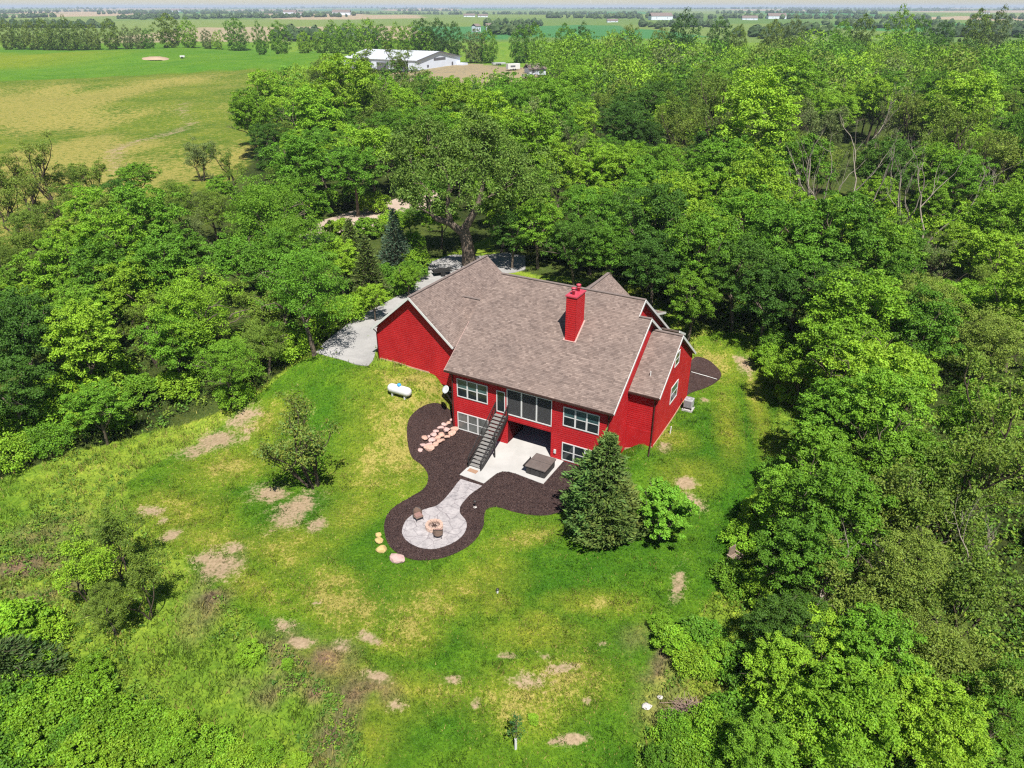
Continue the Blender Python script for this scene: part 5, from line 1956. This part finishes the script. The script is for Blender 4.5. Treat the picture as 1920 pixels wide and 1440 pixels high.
def scatter(ymax, ymin, step, jitter):
    out = []
    ys = np.arange(ymin, ymax, step)
    for yy in ys:
        w = yy * .80 + 14
        for xx in np.arange(-w, w, step):
            out.append((xx + g.uniform(-jitter, jitter), yy + g.uniform(-jitter, jitter)))
    return np.array(out)


def pick_kind(x, y):
    n1 = fbm(np.array([x / 28.0]), np.array([y / 28.0]), 51, 2)[0]
    n2 = g.random()
    if x > 28 and y > 60:
        k = 'airy' if n1 > .56 and n2 < .75 else ('fluffy' if n2 < .12 else 'broad')
    elif x < -40:
        k = 'airy' if n2 < .3 else 'broad'
    else:
        k = 'airy' if n1 > .64 and n2 < .5 else ('dark' if n2 > .84 else 'broad')
    if y > 120 and k == 'broad' and g.random() < .22:
        k = 'dark'
    if k == 'airy':
        h = 'olive' if g.random() < .75 else 'grey'
    elif k == 'fluffy':
        h = 'olive' if g.random() < .6 else 'green'
    elif k == 'dark':
        h = 'deep' if g.random() < .55 else 'green'
    else:
        h = 'lime' if n1 + .25 * g.random() > .52 else 'green'
    return k, h


S = scatter(470, 12, 5.4, 2.2)
fm = inside(FOREST_R, S[:, 0], S[:, 1]) | inside(FOREST_L, S[:, 0], S[:, 1])
S = S[fm]
acc = taken.copy()
for (x, y) in S:
    a, b, dep = to_px(x, y, 6)
    if not (-300 < a < 2220 and b < 1620):
        continue
    if len(acc) and np.min((acc[:, 0] - x) ** 2 + (acc[:, 1] - y) ** 2) < g.uniform(.85, 1.15) * (4.9 if y < 105 else (6.2 if y < 160 else (7.4 if y < 240 else 8.6))) ** 2:
        continue
    k, h = pick_kind(x, y)
    s = (g.uniform(.74, 1.16) if y < 120 else g.choice([.7, .85, 1.0, 1.1, 1.3, 1.5]) * g.uniform(.9, 1.1)) * (1.0 if y < 105 else (1.05 if y < 160 else 1.12))
    if y > 170 and fbm(np.array([x / 22.0]), np.array([y / 45.0]), 91, 2)[0] < .30:
        continue
    if y < 62:
        s *= .70
    if covers(x, y, 3.6 * s, 6 * s):
        s *= .38
        if covers(x, y, 3.6 * s, 6 * s):
            continue
    acc = np.concatenate([acc, [[x, y]]])
    near_list.append((y, x, k, h, s))
near_list.sort()
NEAR_MAX = 345
for (y, x, k, h, s) in near_list[:NEAR_MAX]:
    plant(x, y, k, h, s, g.uniform(.9, 1.12))
MID = near_list[NEAR_MAX:]

# shrubs under the wood's edge and in the meadow
SHR = [(120, 760, 2.4), (200, 740, 2.2), (50, 800, 2.0), (160, 800, 1.5), (270, 750, 1.8), (340, 735, 1.8), (30, 860, 1.5), (230, 795, 1.2), (0, 790, 2.0), (95, 835, 1.3), (440, 745, 1.4), (540, 660, 1.6), (600, 620, 1.6),
       (650, 590, 1.6), (690, 565, 1.6), (740, 540, 1.5), (770, 515, 1.5), (780, 500, 1.6), (720, 530, 1.8), (30, 1210, 1.8), (75, 1190, 1.3), (30, 1270, 1.6), (290, 1400, 1.1), (340, 1420, 1.1), (240, 1430, 1.2), (60, 1370, 1.3), (110, 1340, 1.2), (140, 1400, 1.1), (20, 1430, 1.3), (180, 1270, 1.0),
       (1375, 1090, 1.1), (1265, 1210, 1.1), (1300, 1240, 1.0), (1310, 1200, 1.1), (1340, 1240, 1.0), (1400, 1010, 1.2), (1440, 680, 1.5), (1460, 710, 1.5), (1480, 745, 1.4), (1450, 640, 1.4), (1330, 1390, 1.2), (1370, 1370, 1.3), (1290, 1420, 1.0), (1350, 1440, 1.2), (1420, 1120, 1.3), (1430, 1320, 1.3), (1400, 1260, 1.3),
       (1420, 960, 1.1), (1460, 900, 1.2), (700, 390, 2.0), (660, 375, 2.0), (620, 380, 2.0), (560, 400, 2.4), (740, 420, 1.8), (690, 440, 1.8), (640, 450, 2.0), (980, 455, 2.2), (1060, 480, 2.0), (1100, 495, 1.8), (1240, 540, 1.6), (470, 1225, .6), (1240, 1170, .6), (540, 1243, .35), (1000, 1345, .3), (60, 1320, 1.5), (150, 1330, 1.3), (210, 1370, 1.2), (90, 1400, 1.4), (260, 1380, 1.0), (170, 1430, 1.3), (400, 1430, .9), (450, 1440, .8), (330, 1370, .8), (500, 1420, .7), (560, 1430, .6), (10, 1350, 1.4), (1270, 1390, .9), (1240, 1430, .8), (1545, 425, 2.4), (1590, 415, 2.2), (1640, 410, 2.4), (1700, 425, 2.2), (1750, 420, 2.4), (1790, 405, 2.2), (1570, 395, 2.2), (1620, 385, 2.2), (1720, 395, 2.2)]
for (px, py, s) in SHR:
    x, y, z = on_ground(px, py + 8)
    plant(x, y, 'shrub', 'lime' if g.random() < .65 else 'green', s, g.uniform(.9, 1.2))

# ------------------------------------------------------------------ trees: objects and labels
TENS = ["", "", "twenty", "thirty", "forty", "fifty", "sixty", "seventy"]


def nth(i):
    if i < 30:
        return ordn[i]
    k = i + 1
    if k % 10 == 0:
        return TENS[k // 10][:-1] + "ieth"
    return TENS[k // 10] + "-" + ordn[k % 10 - 1]


ZONES = [('along the right edge of the lawn', lambda a, b, x, y: x > 10 and y < 66 and a < 1640 and b > 600),
         ('in the lower right corner wood', lambda a, b, x, y: x > 0 and b > 950),
         ('in the wood far right of the lawn', lambda a, b, x, y: x > 0 and y < 80),
         ('right behind the house', lambda a, b, x, y: 940 < a < 1420 and y < 112),
         ('in the upper right wood near the bare trees', lambda a, b, x, y: a >= 1420 and y < 135),
         ('in the wood above the chimney', lambda a, b, x, y: 900 < a < 1300 and y < 160),
         ('in the wood at upper right', lambda a, b, x, y: a >= 1300 and y < 190),
         ('in the far wood below the horizon', lambda a, b, x, y: a > 860),
         ('on the left meadow', lambda a, b, x, y: x < 0 and y < 46),
         ('left of the driveway', lambda a, b, x, y: a > 420 and y < 95),
         ('in the wood at the left edge', lambda a, b, x, y: a <= 250 and y < 110),
         ('in the wood left of the lawn', lambda a, b, x, y: a <= 420 and y < 110),
         ('round the gravel road', lambda a, b, x, y: y < 150),
         ('between pasture and white shed', lambda a, b, x, y: True)]
for t in TREES:
    z = float(ground(t['x'], t['y']))
    a, b, dep = to_px(t['x'], t['y'], z + 3)
    t['px'], t['py'], t['dep'], t['z'] = float(a), float(b), float(dep), z
    for zi, (nm, f) in enumerate(ZONES):
        if f(a, b, t['x'], t['y']):
            t['zone'] = nm
            break
by = {}
for t in TREES:
    by.setdefault((t['zone'], t['shape'], t['hue'] if t['shape'] != 'dead' else ''), []).append(t)
for (zn, sh, hu), lst in by.items():
    lst.sort(key=lambda t: t['px'])
    for i, t in enumerate(lst):
        nm = SHAPE[sh] if sh in ('dead',) else CWORD[hu] + ' ' + SHAPE[sh]
        t['label'] = "%s %s" % (nm, zn) if len(lst) == 1 else "%s %s, %s from left" % (nm, zn, nth(i))
        t['group'] = "%ss %s" % (SHAPE[sh], zn)
for t in TREES:
    sh = t['shape']
    k = (t['v'] if t['v'] is not None else random.randrange(len(PROTO[sh]))) % len(PROTO[sh])
    pr = PROTO[sh][k]
    rz = random.uniform(0, 6.28)
    s = t['s']
    sc_ = (s * t['w'], s * t['w'], s * random.uniform(.92, 1.1))
    if sh == 'dead':
        o = link(bpy.data.objects.new(NAME[sh], pr))
        o.location = (t['x'], t['y'], t['z'])
        o.rotation_euler = (0, 0, rz)
        o.scale = sc_
        tag(o, t['label'], "tree", t['group'])
        continue
    e = empty(NAME[sh], (t['x'], t['y'], t['z']), rz)
    e.scale = sc_
    tag(e, t['label'], "shrub" if sh == 'shrub' else "tree", t['group'])
    c = link(bpy.data.objects.new("foliage" if sh == 'shrub' else "crown", pr[0]), e)
    h = np.array(random.choice(HUE[t['hue']])) * random.uniform(.85, 1.15)
    c.color = (*h, 1)
    link(bpy.data.objects.new("stems" if sh == 'shrub' else "trunk", pr[1]), e)


def single(name, px, py, parts, label, cat="tree", hue=None, rz=0.0, z=None, scale=1.0, names=("crown", "trunk")):
    x, y, zz = on_ground(px, py)
    e = empty(name, (x, y, zz), rz)
    e.scale = (scale,) * 3
    tag(e, label, cat)
    for m_, n_ in zip(parts, names):
        o = link(bpy.data.objects.new(n_, m_), e)
        if hue and n_ == names[0]:
            o.color = (*hue, 1)
    return e


# the big old tree behind the garage, its trunk and forks in plain view
def big_tree():
    g = np.random.default_rng(500)
    L = Limbs()
    tips = []
    L.tube([(0, 0, -.5), (-.05, 0, 1.4), (-.25, 0, 2.8), (-.55, .1, 3.9)], [.85, .66, .60, .58], 10)
    L.tube([(-.45, 0, 3.3), (-1.9, -.2, 4.5), (-3.1, -.3, 4.9), (-3.6, -.3, 5.4)], [.42, .34, .30, .22], 8)
    L.tube([(-1.6, -.2, 4.2), (-2.0, -.2, 5.6), (-1.9, 0, 7.0), (-1.7, 0, 8.6)], [.30, .27, .22, .14], 7)
    L.tube([(-.5, .1, 3.6), (.5, .1, 5.2), (1.2, .2, 6.6), (1.6, .4, 8.2)], [.44, .36, .30, .22], 8)
    L.tube([(-3.5, -.3, 5.2), (-3.8, -.2, 6.4), (-3.8, 0, 7.6)], [.24, .2, .1], 6)
    for p, d, ln in (((-1.7, 0, 8.4), (-.5, .2, 1), 3.2), ((1.6, .4, 8.0), (.6, .3, 1), 3.2), ((1.2, .2, 6.4), (.9, -.3, .7), 3.4), ((-3.8, 0, 7.4), (-.6, 0, 1), 2.6), ((-1.9, 0, 7.0), (.2, .8, .8), 3.0), ((1.6, .4, 8.0), (-.3, .6, 1), 3.0), ((-3.6, -.3, 5.4), (-1, -.2, .5), 2.4)):
        L.grow(g, p, unit(np.array(d, float)), ln, .12, 3, tips, .5, .18, 3, 6, .66)
    T = np.array(tips)
    E = np.concatenate([envelope(g, 150, 6.3, 8.9, 4.0, .3, -.62), envelope(g, 50, 4.0, 8.9, 2.6, .3, -.3)])
    C = np.concatenate([T[g.random(len(T)) < .5], E])
    V, t = clump_leaves(g, C, g.uniform(.55, 1.1, len(C)), 100, .22, .9, .25, .85)
    return crown_mesh("crown", V, t, MAT["leaf"], jit=.06, g=g), L.mesh("trunk", MAT["bark_grey"])


single("broadleaf_tree", 880, 497, big_tree(), "huge old tree with thick forked trunk standing behind the garage", hue=(.135, .225, .035), rz=0, scale=1.32)
single("spruce_tree", 745, 508, conifer(510, 8.5, 2.3, 26, 15, droop=.12, size=.36, fill=22, ragged=.18, spire=.85), "blue green spruce with tiered branches left of the big old tree", hue=(.085, .145, .085))
single("cedar_tree", 1130, 990, conifer(520, 8.6, 2.0, 34, 20, droop=.0, size=.40, fill=40, ragged=.45, spire=.6), "large dense cedar in front of the house's lower right window", hue=(.112, .180, .040))
ced = [o for o in bpy.data.objects if o.name.startswith("cedar_tree") and o.get("label", "").startswith("large dense cedar")][0]
for (dx, dy, sd, h_, r_) in ((-1.15, -.5, 521, 5.6, 1.6), (1.0, -.7, 522, 5.0, 1.7), (.2, -1.5, 523, 4.4, 1.6), (-.9, .9, 524, 6.2, 1.5)):
    sub = link(bpy.data.objects.new("crown", conifer(sd, h_, r_, 24, 18, droop=-.05, size=.38, fill=36, ragged=.5, spire=.5)[0]), ced)
    sub.location = (dx, dy, 0)
    sub.color = (.118 + .02 * dx, .185, .040, 1)
single("broadleaf_tree", 1240, 1012, broadleaf(530, 5.2, 2.5, 75, 110, .24, -.7, .35, hzf=.42, zcf=.52, trunk=.1, clr=.72), "bright green bushy young tree at the cedar's right side", hue=(.160, .350, .026))
single("cedar_tree", 30, 1290, conifer(540, 3.6, 1.9, 20, 18, droop=.05, size=.26, fill=44, ragged=.4, spire=.5), "dark low cedar at the left picture edge", hue=(.07, .12, .03))


def leaning_tree():
    g = np.random.default_rng(550)
    L = Limbs()
    tips = []
    for s in range(5):
        a = 2 * math.pi * s / 5
        L.grow(g, (.2 * math.cos(a), .2 * math.sin(a), -.3), unit(np.array([math.cos(a) * .35 - .1, math.sin(a) * .35 + .1, 1.0])), 2.7, .09, 3, tips, .5, .25, 3, 5, .62)
    T = np.array(tips)
    T = T[(T[:, 2] > 1.0)]
    T = T[g.random(len(T)) < .62]
    V, t = clump_leaves(g, T, g.uniform(.3, .6, len(T)), 26, .15, .85, .2, .9)
    return crown_mesh("crown", V, t, MAT["leaf"], jit=.15, g=g), L.mesh("trunk", MAT["bark_dark"])


lt = leaning_tree()
single("open_crowned_tree", 588, 912, lt, "thin half bare tree alone on the lawn left of the mulch", hue=(.17, .23, .04), scale=1.42)


def sapling_mesh():
    g = np.random.default_rng(560)
    L = Limbs()
    L.tube([(0, 0, 0), (.02, 0, 1.4), (.08, 0, 2.7)], [.035, .025, .008], 6)
    C = []
    for k in range(16):
        a = 2.4 * k
        z = .9 + 1.75 * k / 16
        r = .45 * (1 - .6 * k / 16)
        e = np.array([r * math.cos(a), r * math.sin(a), z + .3])
        L.tube([(0, 0, z), e * .5 + np.array([0, 0, z * .5]), e], [.012, .009, .004], 4)
        C.append(e)
        C.append(e * .7 + np.array([0, 0, z * .3 - .05]))
    V, t = clump_leaves(g, np.array(C), g.uniform(.12, .22, len(C)), 11, .10, .9, .2, .9)
    return crown_mesh("crown", V, t, MAT["leaf"], jit=.1, g=g), L.mesh("trunk", MAT["bark_grey"])


sp = single("sapling", 967, 1404, sapling_mesh(), "young sapling with white trunk guard on the front lawn", hue=(.05, .13, .03), rz=.4)
MB().tube([(0, 0, -.05), (0, 0, .85)], .075, 10).build("trunk_guard", MAT["plastic_white"], sp)

# ------------------------------------------------------------------ tree lines farther off: one can still tell the trees apart
LINE = [(8, 55, 15, 'olive'), (32, 58, 13, 'olive'), (55, 54, 14, 'olive'), (80, 53, 15, 'olive'), (103, 55, 14, 'olive'), (125, 52, 15, 'olive'), (150, 56, 13, 'olive'), (172, 58, 12, 'olive'), (204, 55, 17, 'olive'), (235, 62, 11, 'grey'), (258, 62, 11, 'grey'),
        (276, 65, 10, 'green'), (313, 50, 21, 'olive'), (350, 56, 16, 'lime'), (385, 64, 9, 'grey'), (405, 66, 8, 'lime'), (440, 55, 18, 'green'), (485, 58, 11, 'green'), (522, 62, 16, 'green'),
        (570, 75, 13, 'lime'), (600, 72, 14, 'lime'), (625, 66, 17, 'lime'), (655, 64, 18, 'lime'), (690, 62, 19, 'lime'), (715, 68, 17, 'green'), (745, 68, 16, 'lime'), (775, 66, 17, 'lime'), (800, 72, 15, 'lime'), (815, 84, 12, 'lime'),
        (790, 56, 15, 'deep'), (820, 56, 15, 'deep'), (850, 60, 14, 'deep'), (890, 76, 15, 'grey'), (915, 74, 14, 'green'), (940, 70, 14, 'olive'), (975, 72, 15, 'green'), (1000, 64, 14, 'green'), (1030, 70, 16, 'green'), (1060, 66, 15, 'green'), (1090, 70, 15, 'deep'), (1125, 72, 15, 'green'),
        (1150, 78, 14, 'lime'), (1180, 72, 16, 'olive'), (1215, 70, 16, 'green'), (1240, 74, 15, 'olive'), (1282, 58, 21, 'deep'), (1310, 70, 14, 'green'), (1350, 60, 17, 'deep'), (1385, 68, 14, 'olive'), (1415, 66, 14, 'green'), (1450, 58, 15, 'olive'), (1490, 56, 14, 'grey'), (1530, 54, 14, 'grey'),
        (1580, 60, 15, 'green'), (1620, 52, 17, 'olive'), (1655, 50, 18, 'green'), (1690, 48, 19, 'lime'), (1725, 56, 16, 'green'), (1810, 40, 22, 'olive'), (1835, 44, 18, 'olive'), (1870, 48, 18, 'grey'), (1905, 42, 20, 'green'), (1770, 62, 15, 'deep'), (1510, 75, 9, 'deep'), (1540, 72, 9, 'deep')]


def far_tree(seed, n=700):
    g = np.random.default_rng(seed)
    C = np.concatenate([envelope(g, 60, 3.9, 5.2, 4.4, .3, -.98), envelope(g, 30, 3.0, 3.0, 2.6, .2, -.9)])
    V, t = clump_leaves(g, C, g.uniform(.7, 1.3, 90), 60, .42, .9, .4, .7)
    return crown_mesh("crown", V, t, MAT["leaf"], jit=.1, g=g)


fart = [far_tree(600 + i) for i in range(4)]
LINE = [q_ for i_, q_ in enumerate(LINE) if q_[0] < 860 or i_ % 3 != 1]
LINE.sort()
for i, (px, py, hgt, hue) in enumerate(LINE):
    dist = 640.0 if px < 480 else (560.0 if px < 860 else 500.0)
    # foot of the tree: below its middle
    a, b, c = ray(px, py)
    t_ = dist / b
    x = a * t_
    y = dist
    z = float(ground(x, y))
    zmid = CAM_H + c * t_
    H_ = hgt * 1.0
    base = min(z, zmid - H_ * .5)
    o = link(bpy.data.objects.new("far_tree", fart[i % 4]))
    o.location = (x, y, z - 1.6)
    top = max(H_, (zmid - z) + H_ * .5)
    o.scale = (H_ / 10 * random.uniform(.95, 1.15), H_ / 10, top / 10.0)
    o.rotation_euler = (0, 0, random.uniform(0, 6.28))
    hh = np.array(random.choice(HUE[hue])) * .85
    o.color = (*hh, 1)
    zn = 'on the field edge at upper left' if px < 480 else ('in the row behind the white shed' if px < 860 else 'in the row below the right horizon')
    if px < 480:
        nb = [q_ for q_ in LINE if q_[0] < 480]
    elif px < 860:
        nb = [q_ for q_ in LINE if 480 <= q_[0] < 860]
    else:
        nb = [q_ for q_ in LINE if q_[0] >= 860]
    k = nb.index((px, py, hgt, hue))
    lb = "%s far tree %s, %s" % (CWORD[hue], zn, (ordn[k] + " from the left") if k < 30 else (ordn[len(nb) - 1 - k] + " from the right"))
    tag(o, lb, "tree", "trees of the far field edges")


# ------------------------------------------------------------------ the rest of the wood, and woods on the plain: masses nobody could count
def mass(name, lst, label, per, ncl, size, seed):
    g = np.random.default_rng(seed)
    VV, CC = [], []
    bases = [envelope(np.random.default_rng(seed + 5 + i), ncl, 3.7, 6.4, 3.9, .3, -.8) for i in range(6)]
    for (x, y, H_, col) in lst:
        C = bases[g.integers(6)] * (H_ / 10.5)
        a = g.uniform(0, 6.28)
        C = np.stack([C[:, 0] * math.cos(a) - C[:, 1] * math.sin(a), C[:, 0] * math.sin(a) + C[:, 1] * math.cos(a), C[:, 2]], 1)
        V, t = clump_leaves(g, C, g.uniform(.7, 1.3, ncl) * (H_ / 10.5) * 1.15, per, size * (H_ / 10.5), .8, .35, .75)
        V = V + np.array([x, y, float(ground(x, y)) - .3])
        VV.append(V)
        c = np.array(col) * g.uniform(.85, 1.15)
        CC.append(np.repeat(t, 4)[:, None] * c)
    V = np.concatenate(VV)
    n = len(V) // 4
    o = link(bpy.data.objects.new(name, np_mesh(name, V, [np.arange(n * 4).reshape(n, 4)], MAT["leaf"], np.concatenate(CC))))
    return tag(o, label, "wood", kind="stuff")


g = np.random.default_rng(77)
ml = []
for (y, x, k, h, s) in MID:
    ml.append((x, y, (10.5 if k != 'airy' else 10) * s * 1.05, random.choice(HUE[h])))
if ml:
    mass("distant_wood", ml, "dense leafy wood stretching to the fields below the horizon", 18, 44, .55, 700)
# hedges and groves on the plain, along field lines and the river
fl = []
for d0, dd, hh, cov in ((980, 60, 11, .50), (1400, 90, 11, .43), (2400, 130, 12, .43), (4100, 220, 14, .40), (6600, 350, 17, .40), (10000, 500, 22, .36), (15000, 900, 24, .36)):
    for k in range(1000):
        x0 = g.uniform(-.82, .82) * d0
        wob = (vnoise(np.array([x0 / d0 * 5.0]), np.array([d0 / 97.0]), 4)[0] - .5) * dd * 5
        if vnoise(np.array([x0 / d0 * 9.0]), np.array([d0 / 53.0]), 9)[0] > cov:
            fl.append((x0, d0 + wob + g.normal() * dd * .55, hh * g.uniform(.6, 1.25)))
pal = [(.045, .085, .025), (.06, .105, .028), (.05, .09, .035), (.075, .12, .035)]


def far_mass(name, lst, label, seed):
    """rounded tree shapes, each with its own lumps"""
    g = np.random.default_rng(seed)
    ns, nr_ = 9, 6
    base = []
    for i in range(8):
        th = np.linspace(0, 2 * math.pi, ns, endpoint=False)
        P = []
        for r in range(nr_):
            f = r / (nr_ - 1)
            rr = .46 * math.sin(math.pi * (.16 + .80 * f)) ** .7
            z = f
            w = 1 + g.normal(size=ns) * .16
            P.append(np.stack([np.cos(th + .3 * r) * rr * w, np.sin(th + .3 * r) * rr * w, np.full(ns, z) + g.normal(size=ns) * .05], 1))
        base.append(np.concatenate(P))
    k = np.arange(ns)
    F1 = np.concatenate([np.stack([r * ns + k, r * ns + (k + 1) % ns, (r + 1) * ns + (k + 1) % ns, (r + 1) * ns + k], 1) for r in range(nr_ - 1)])
    VV, FF, CC = [], [], []
    X = np.array([q_[0] for q_ in lst])
    Y = np.array([q_[1] for q_ in lst])
    Z = ground(X, Y)
    for i, (x, y, H_, col) in enumerate(lst):
        b_ = base[g.integers(8)] * np.array([H_ * g.uniform(.9, 1.5), H_ * g.uniform(.9, 1.5), H_])
        VV.append(b_ + np.array([x, y, Z[i] - .4]))
        FF.append(F1 + i * ns * nr_)
        CC.append(np.array(col)[None] * g.uniform(.6, 1.4, (ns * nr_, 1)))
    o = link(bpy.data.objects.new(name, np_mesh(name, np.concatenate(VV), [np.concatenate(FF)], MAT["leaf"], np.concatenate(CC))))
    return tag(o, label, "wood", kind="stuff")


far_mass("far_groves", [(x, y, h, pal[g.integers(4)]) for (x, y, h) in fl], "dark groves and hedgerows scattered over the hazy plain", 800)
# ------------------------------------------------------------------ grass, weeds and mulch chips: stuff
BUILT = [[xy_of(*p) for p in ((-9.9, 1.8), (0, 1.8), (0, 0), (15.5, 0), (15.5, 4.1), (18.0, 4.1), (18.0, 14.3), (14.3, 17.6), (0, 17.6), (0, 15.2), (-9.9, 15.2))],
         [tuple(p) for p in mul_xy], [tuple(p) for p in smooth_loop(MULR, 4)], px_poly(DRIVE), px_poly(GRAV), [xy_of(*p) for p in PATIO_UV]]


def free(x, y):
    m = np.ones(len(x), bool)
    for p in BUILT:
        m &= ~inside(p, x, y)
    return m


def in_view(x, y, pad=60):
    a, b, dep = to_px(x, y, ground(x, y))
    return (a > -pad) & (a < 1920 + pad) & (b < 1440 + pad) & (dep > 3)


def blades(n_try, zone_ok, hgt, wid, seed, ylo=14, yhi=86, xlo=-44, xhi=36, clump=0.0, colmul=1.0, lean=.5, thr=None):
    g = np.random.default_rng(seed)
    # more blades near the camera, where they show larger
    y = ylo + (yhi - ylo) * g.random(n_try) ** 1.25
    x = g.uniform(-1, 1, n_try) * np.minimum(y * .82 + 8, 46)
    if clump:
        k = max(1, int(n_try / 14))
        cx, cy_ = x[:k], y[:k]
        j = g.integers(0, k, n_try)
        x = cx[j] + g.normal(size=n_try) * clump
        y = cy_[j] + g.normal(size=n_try) * clump
    ok = in_view(x, y) & free(x, y)
    x, y = x[ok], y[ok]
    col, dry, bare, zone = cover(x, y)
    nz = fbm(x / .9, y / .9, 61, 3)
    ok = np.isin(zone, zone_ok) & (bare + nz * .8 < .95)
    if thr is not None:
        ok &= fbm(x / 3.2, y / 3.2, 62 + seed, 3) > thr
    x, y, col, dry, nz = x[ok], y[ok], col[ok], dry[ok], nz[ok]
    n = len(x)
    z = ground(x, y) - .01
    a = g.uniform(0, 6.28, n)
    h = hgt * g.uniform(.55, 1.45, n)
    w = wid * g.uniform(.7, 1.3, n)
    la = g.uniform(0, 6.28, n)
    ll = h * lean * g.uniform(.2, 1.3, n)
    V = np.empty((n, 3, 3), np.float32)
    V[:, 0] = np.stack([x - np.cos(a) * w / 2, y - np.sin(a) * w / 2, z], 1)
    V[:, 1] = np.stack([x + np.cos(a) * w / 2, y + np.sin(a) * w / 2, z], 1)
    V[:, 2] = np.stack([x + np.cos(la) * ll, y + np.sin(la) * ll, z + h], 1)
    isdry = g.random(n) < np.clip(dry * 1.1 + (nz - .5) * .5, 0, .85)
    straw = np.array((.30, .265, .075)) * g.uniform(.75, 1.2, n)[:, None]
    c = np.where(isdry[:, None], straw, col * 1.12 * g.uniform(.62, 1.4, n)[:, None] * np.clip(.35 + 1.3 * nz, .5, 1.5)[:, None]) * colmul
    return V, c


def build_blades(name, V, c, label, cat):
    n = len(V)
    me = np_mesh(name, V.reshape(-1, 3), [np.arange(n * 3).reshape(n, 3)], MAT["blade"], np.repeat(c, 3, 0))
    o = link(bpy.data.objects.new(name, me))
    return tag(o, label, cat, kind="stuff")


V, c = blades(620000, [0], .10, .065, 1, lean=.9)
V4, c4 = blades(150000, [0], .19, .06, 6, clump=.16, lean=.7, thr=.47)
V, c = np.concatenate([V, V4]), np.concatenate([c, c4 * .82])
build_blades("lawn_grass", V, c, "short mown lawn grass round the house", "grass")
V1, c1 = blades(230000, [1], .34, .075, 2, clump=.28, lean=.6)
V2, c2 = blades(90000, [2], .30, .09, 3, clump=.3, lean=.6, yhi=70)
V3, c3 = blades(60000, [1, 0], .55, .06, 4, clump=.16, lean=.5, thr=.60)
keep3 = ~inside(LAWN, V3[:, 0, 0], V3[:, 0, 1])
build_blades("tall_grass", np.concatenate([V1, V2, V3[keep3]]), np.concatenate([c1, c2 * 1.8, c3[keep3]]), "rough uncut grass of the meadow round the lawn", "grass")


def weeds(n_cl, zone_ok, seed, thr, rad, hgt, size, per, ylo=14, yhi=80):
    g = np.random.default_rng(seed)
    y = ylo + (yhi - ylo) * g.random(n_cl * 4) ** 1.2
    x = g.uniform(-1, 1, len(y)) * np.minimum(y * .82 + 8, 50)
    ok = in_view(x, y) & free(x, y)
    x, y = x[ok], y[ok]
    col, dry, bare, zone = cover(x, y)
    nz = fbm(x / 4.5, y / 4.5, 71, 3)
    ok = np.isin(zone, zone_ok) & (nz > thr) & (bare < .4)
    x, y = x[ok][:n_cl], y[ok][:n_cl]
    m = len(x)
    z = ground(x, y)
    C = np.stack([x, y, z + hgt * .4], 1)
    V, t = clump_leaves(g, C, g.uniform(.6, 1.4, m) * rad, per, size, hgt / rad * .6, .5, .7)
    base = np.array([(.150, .265, .026), (.110, .225, .022), (.190, .275, .030), (.080, .175, .022)])[g.integers(0, 4, m)] * g.uniform(.8, 1.2, m)[:, None]
    c = np.repeat(base, per, 0) * t[:, None]
    return V, np.repeat(c, 4, 0)


Va, ca = weeds(5200, [1], 21, .44, .30, .36, .15, 14)
Vb, cb = weeds(2600, [2], 22, .30, .8, .9, .26, 16)
Vw = np.concatenate([Va, Vb])
n = len(Vw) // 4
tag(link(bpy.data.objects.new("ground_cover", np_mesh("ground_cover", Vw, [np.arange(n * 4).reshape(n, 4)], MAT["leaf"], np.concatenate([ca, cb])))),
    "low leafy weeds and brambles covering the meadow and wood floor", "weeds", kind="stuff")

# bark chips
g = np.random.default_rng(31)
bu = np.array(MULCH_UV)
n = 46000
u = g.uniform(bu[:, 0].min(), bu[:, 0].max(), n)
v = g.uniform(bu[:, 1].min(), bu[:, 1].max(), n)
x, y = xy_of(u, v)
ok = inside([tuple(p) for p in mul_xy], x, y) & ~inside([xy_of(*p) for p in pl], x, y) & ~inside([xy_of(*p) for p in PATIO_UV], x, y)
x, y = x[ok], y[ok]
n = len(x)
P = np.stack([x, y, ground(x, y) + .06 + g.uniform(0, .03, n)], 1)
nr = unit(np.array([0, 0, 1.0]) + g.normal(size=(n, 3)) * .45)
V = leaf_quads(g, P, nr, .11, .4)
cc = np.array([(.024, .016, .016), (.046, .031, .031), (.08, .055, .049), (.13, .092, .08)])[g.choice(4, n, p=[.35, .4, .19, .06])] * g.uniform(.8, 1.2, n)[:, None]
tag(link(bpy.data.objects.new("bark_chips", np_mesh("bark_chips", V, [np.arange(n * 4).reshape(n, 4)], MAT["mulch_chip"], np.repeat(cc, 4, 0)))),
    "loose dark bark chips strewn over the mulch bed", "bark chips", kind="stuff")

# ------------------------------------------------------------------ the air over the plain
HAZE = True
if HAZE:
    m = bpy.data.materials.new("haze")
    m.use_nodes = True
    nt = m.node_tree
    for nd in list(nt.nodes):
        if nd.type != 'OUTPUT_MATERIAL':
            nt.nodes.remove(nd)
    pv = nt.nodes.new("ShaderNodeVolumePrincipled")
    pv.inputs["Color"].default_value = (.70, .82, 1.0, 1)
    pv.inputs["Density"].default_value = 0.00009
    pv.inputs["Anisotropy"].default_value = 0.0
    nt.links.new(pv.outputs[0], nt.nodes["Material Output"].inputs["Volume"])
    m.cycles.volume_sampling = 'DISTANCE'
    hz_o = MB().box((-28000, -400, -60), (28000, 44000, 64)).build("haze", m)
    tag(hz_o, "thin pale air over the whole plain", "haze", kind="stuff")
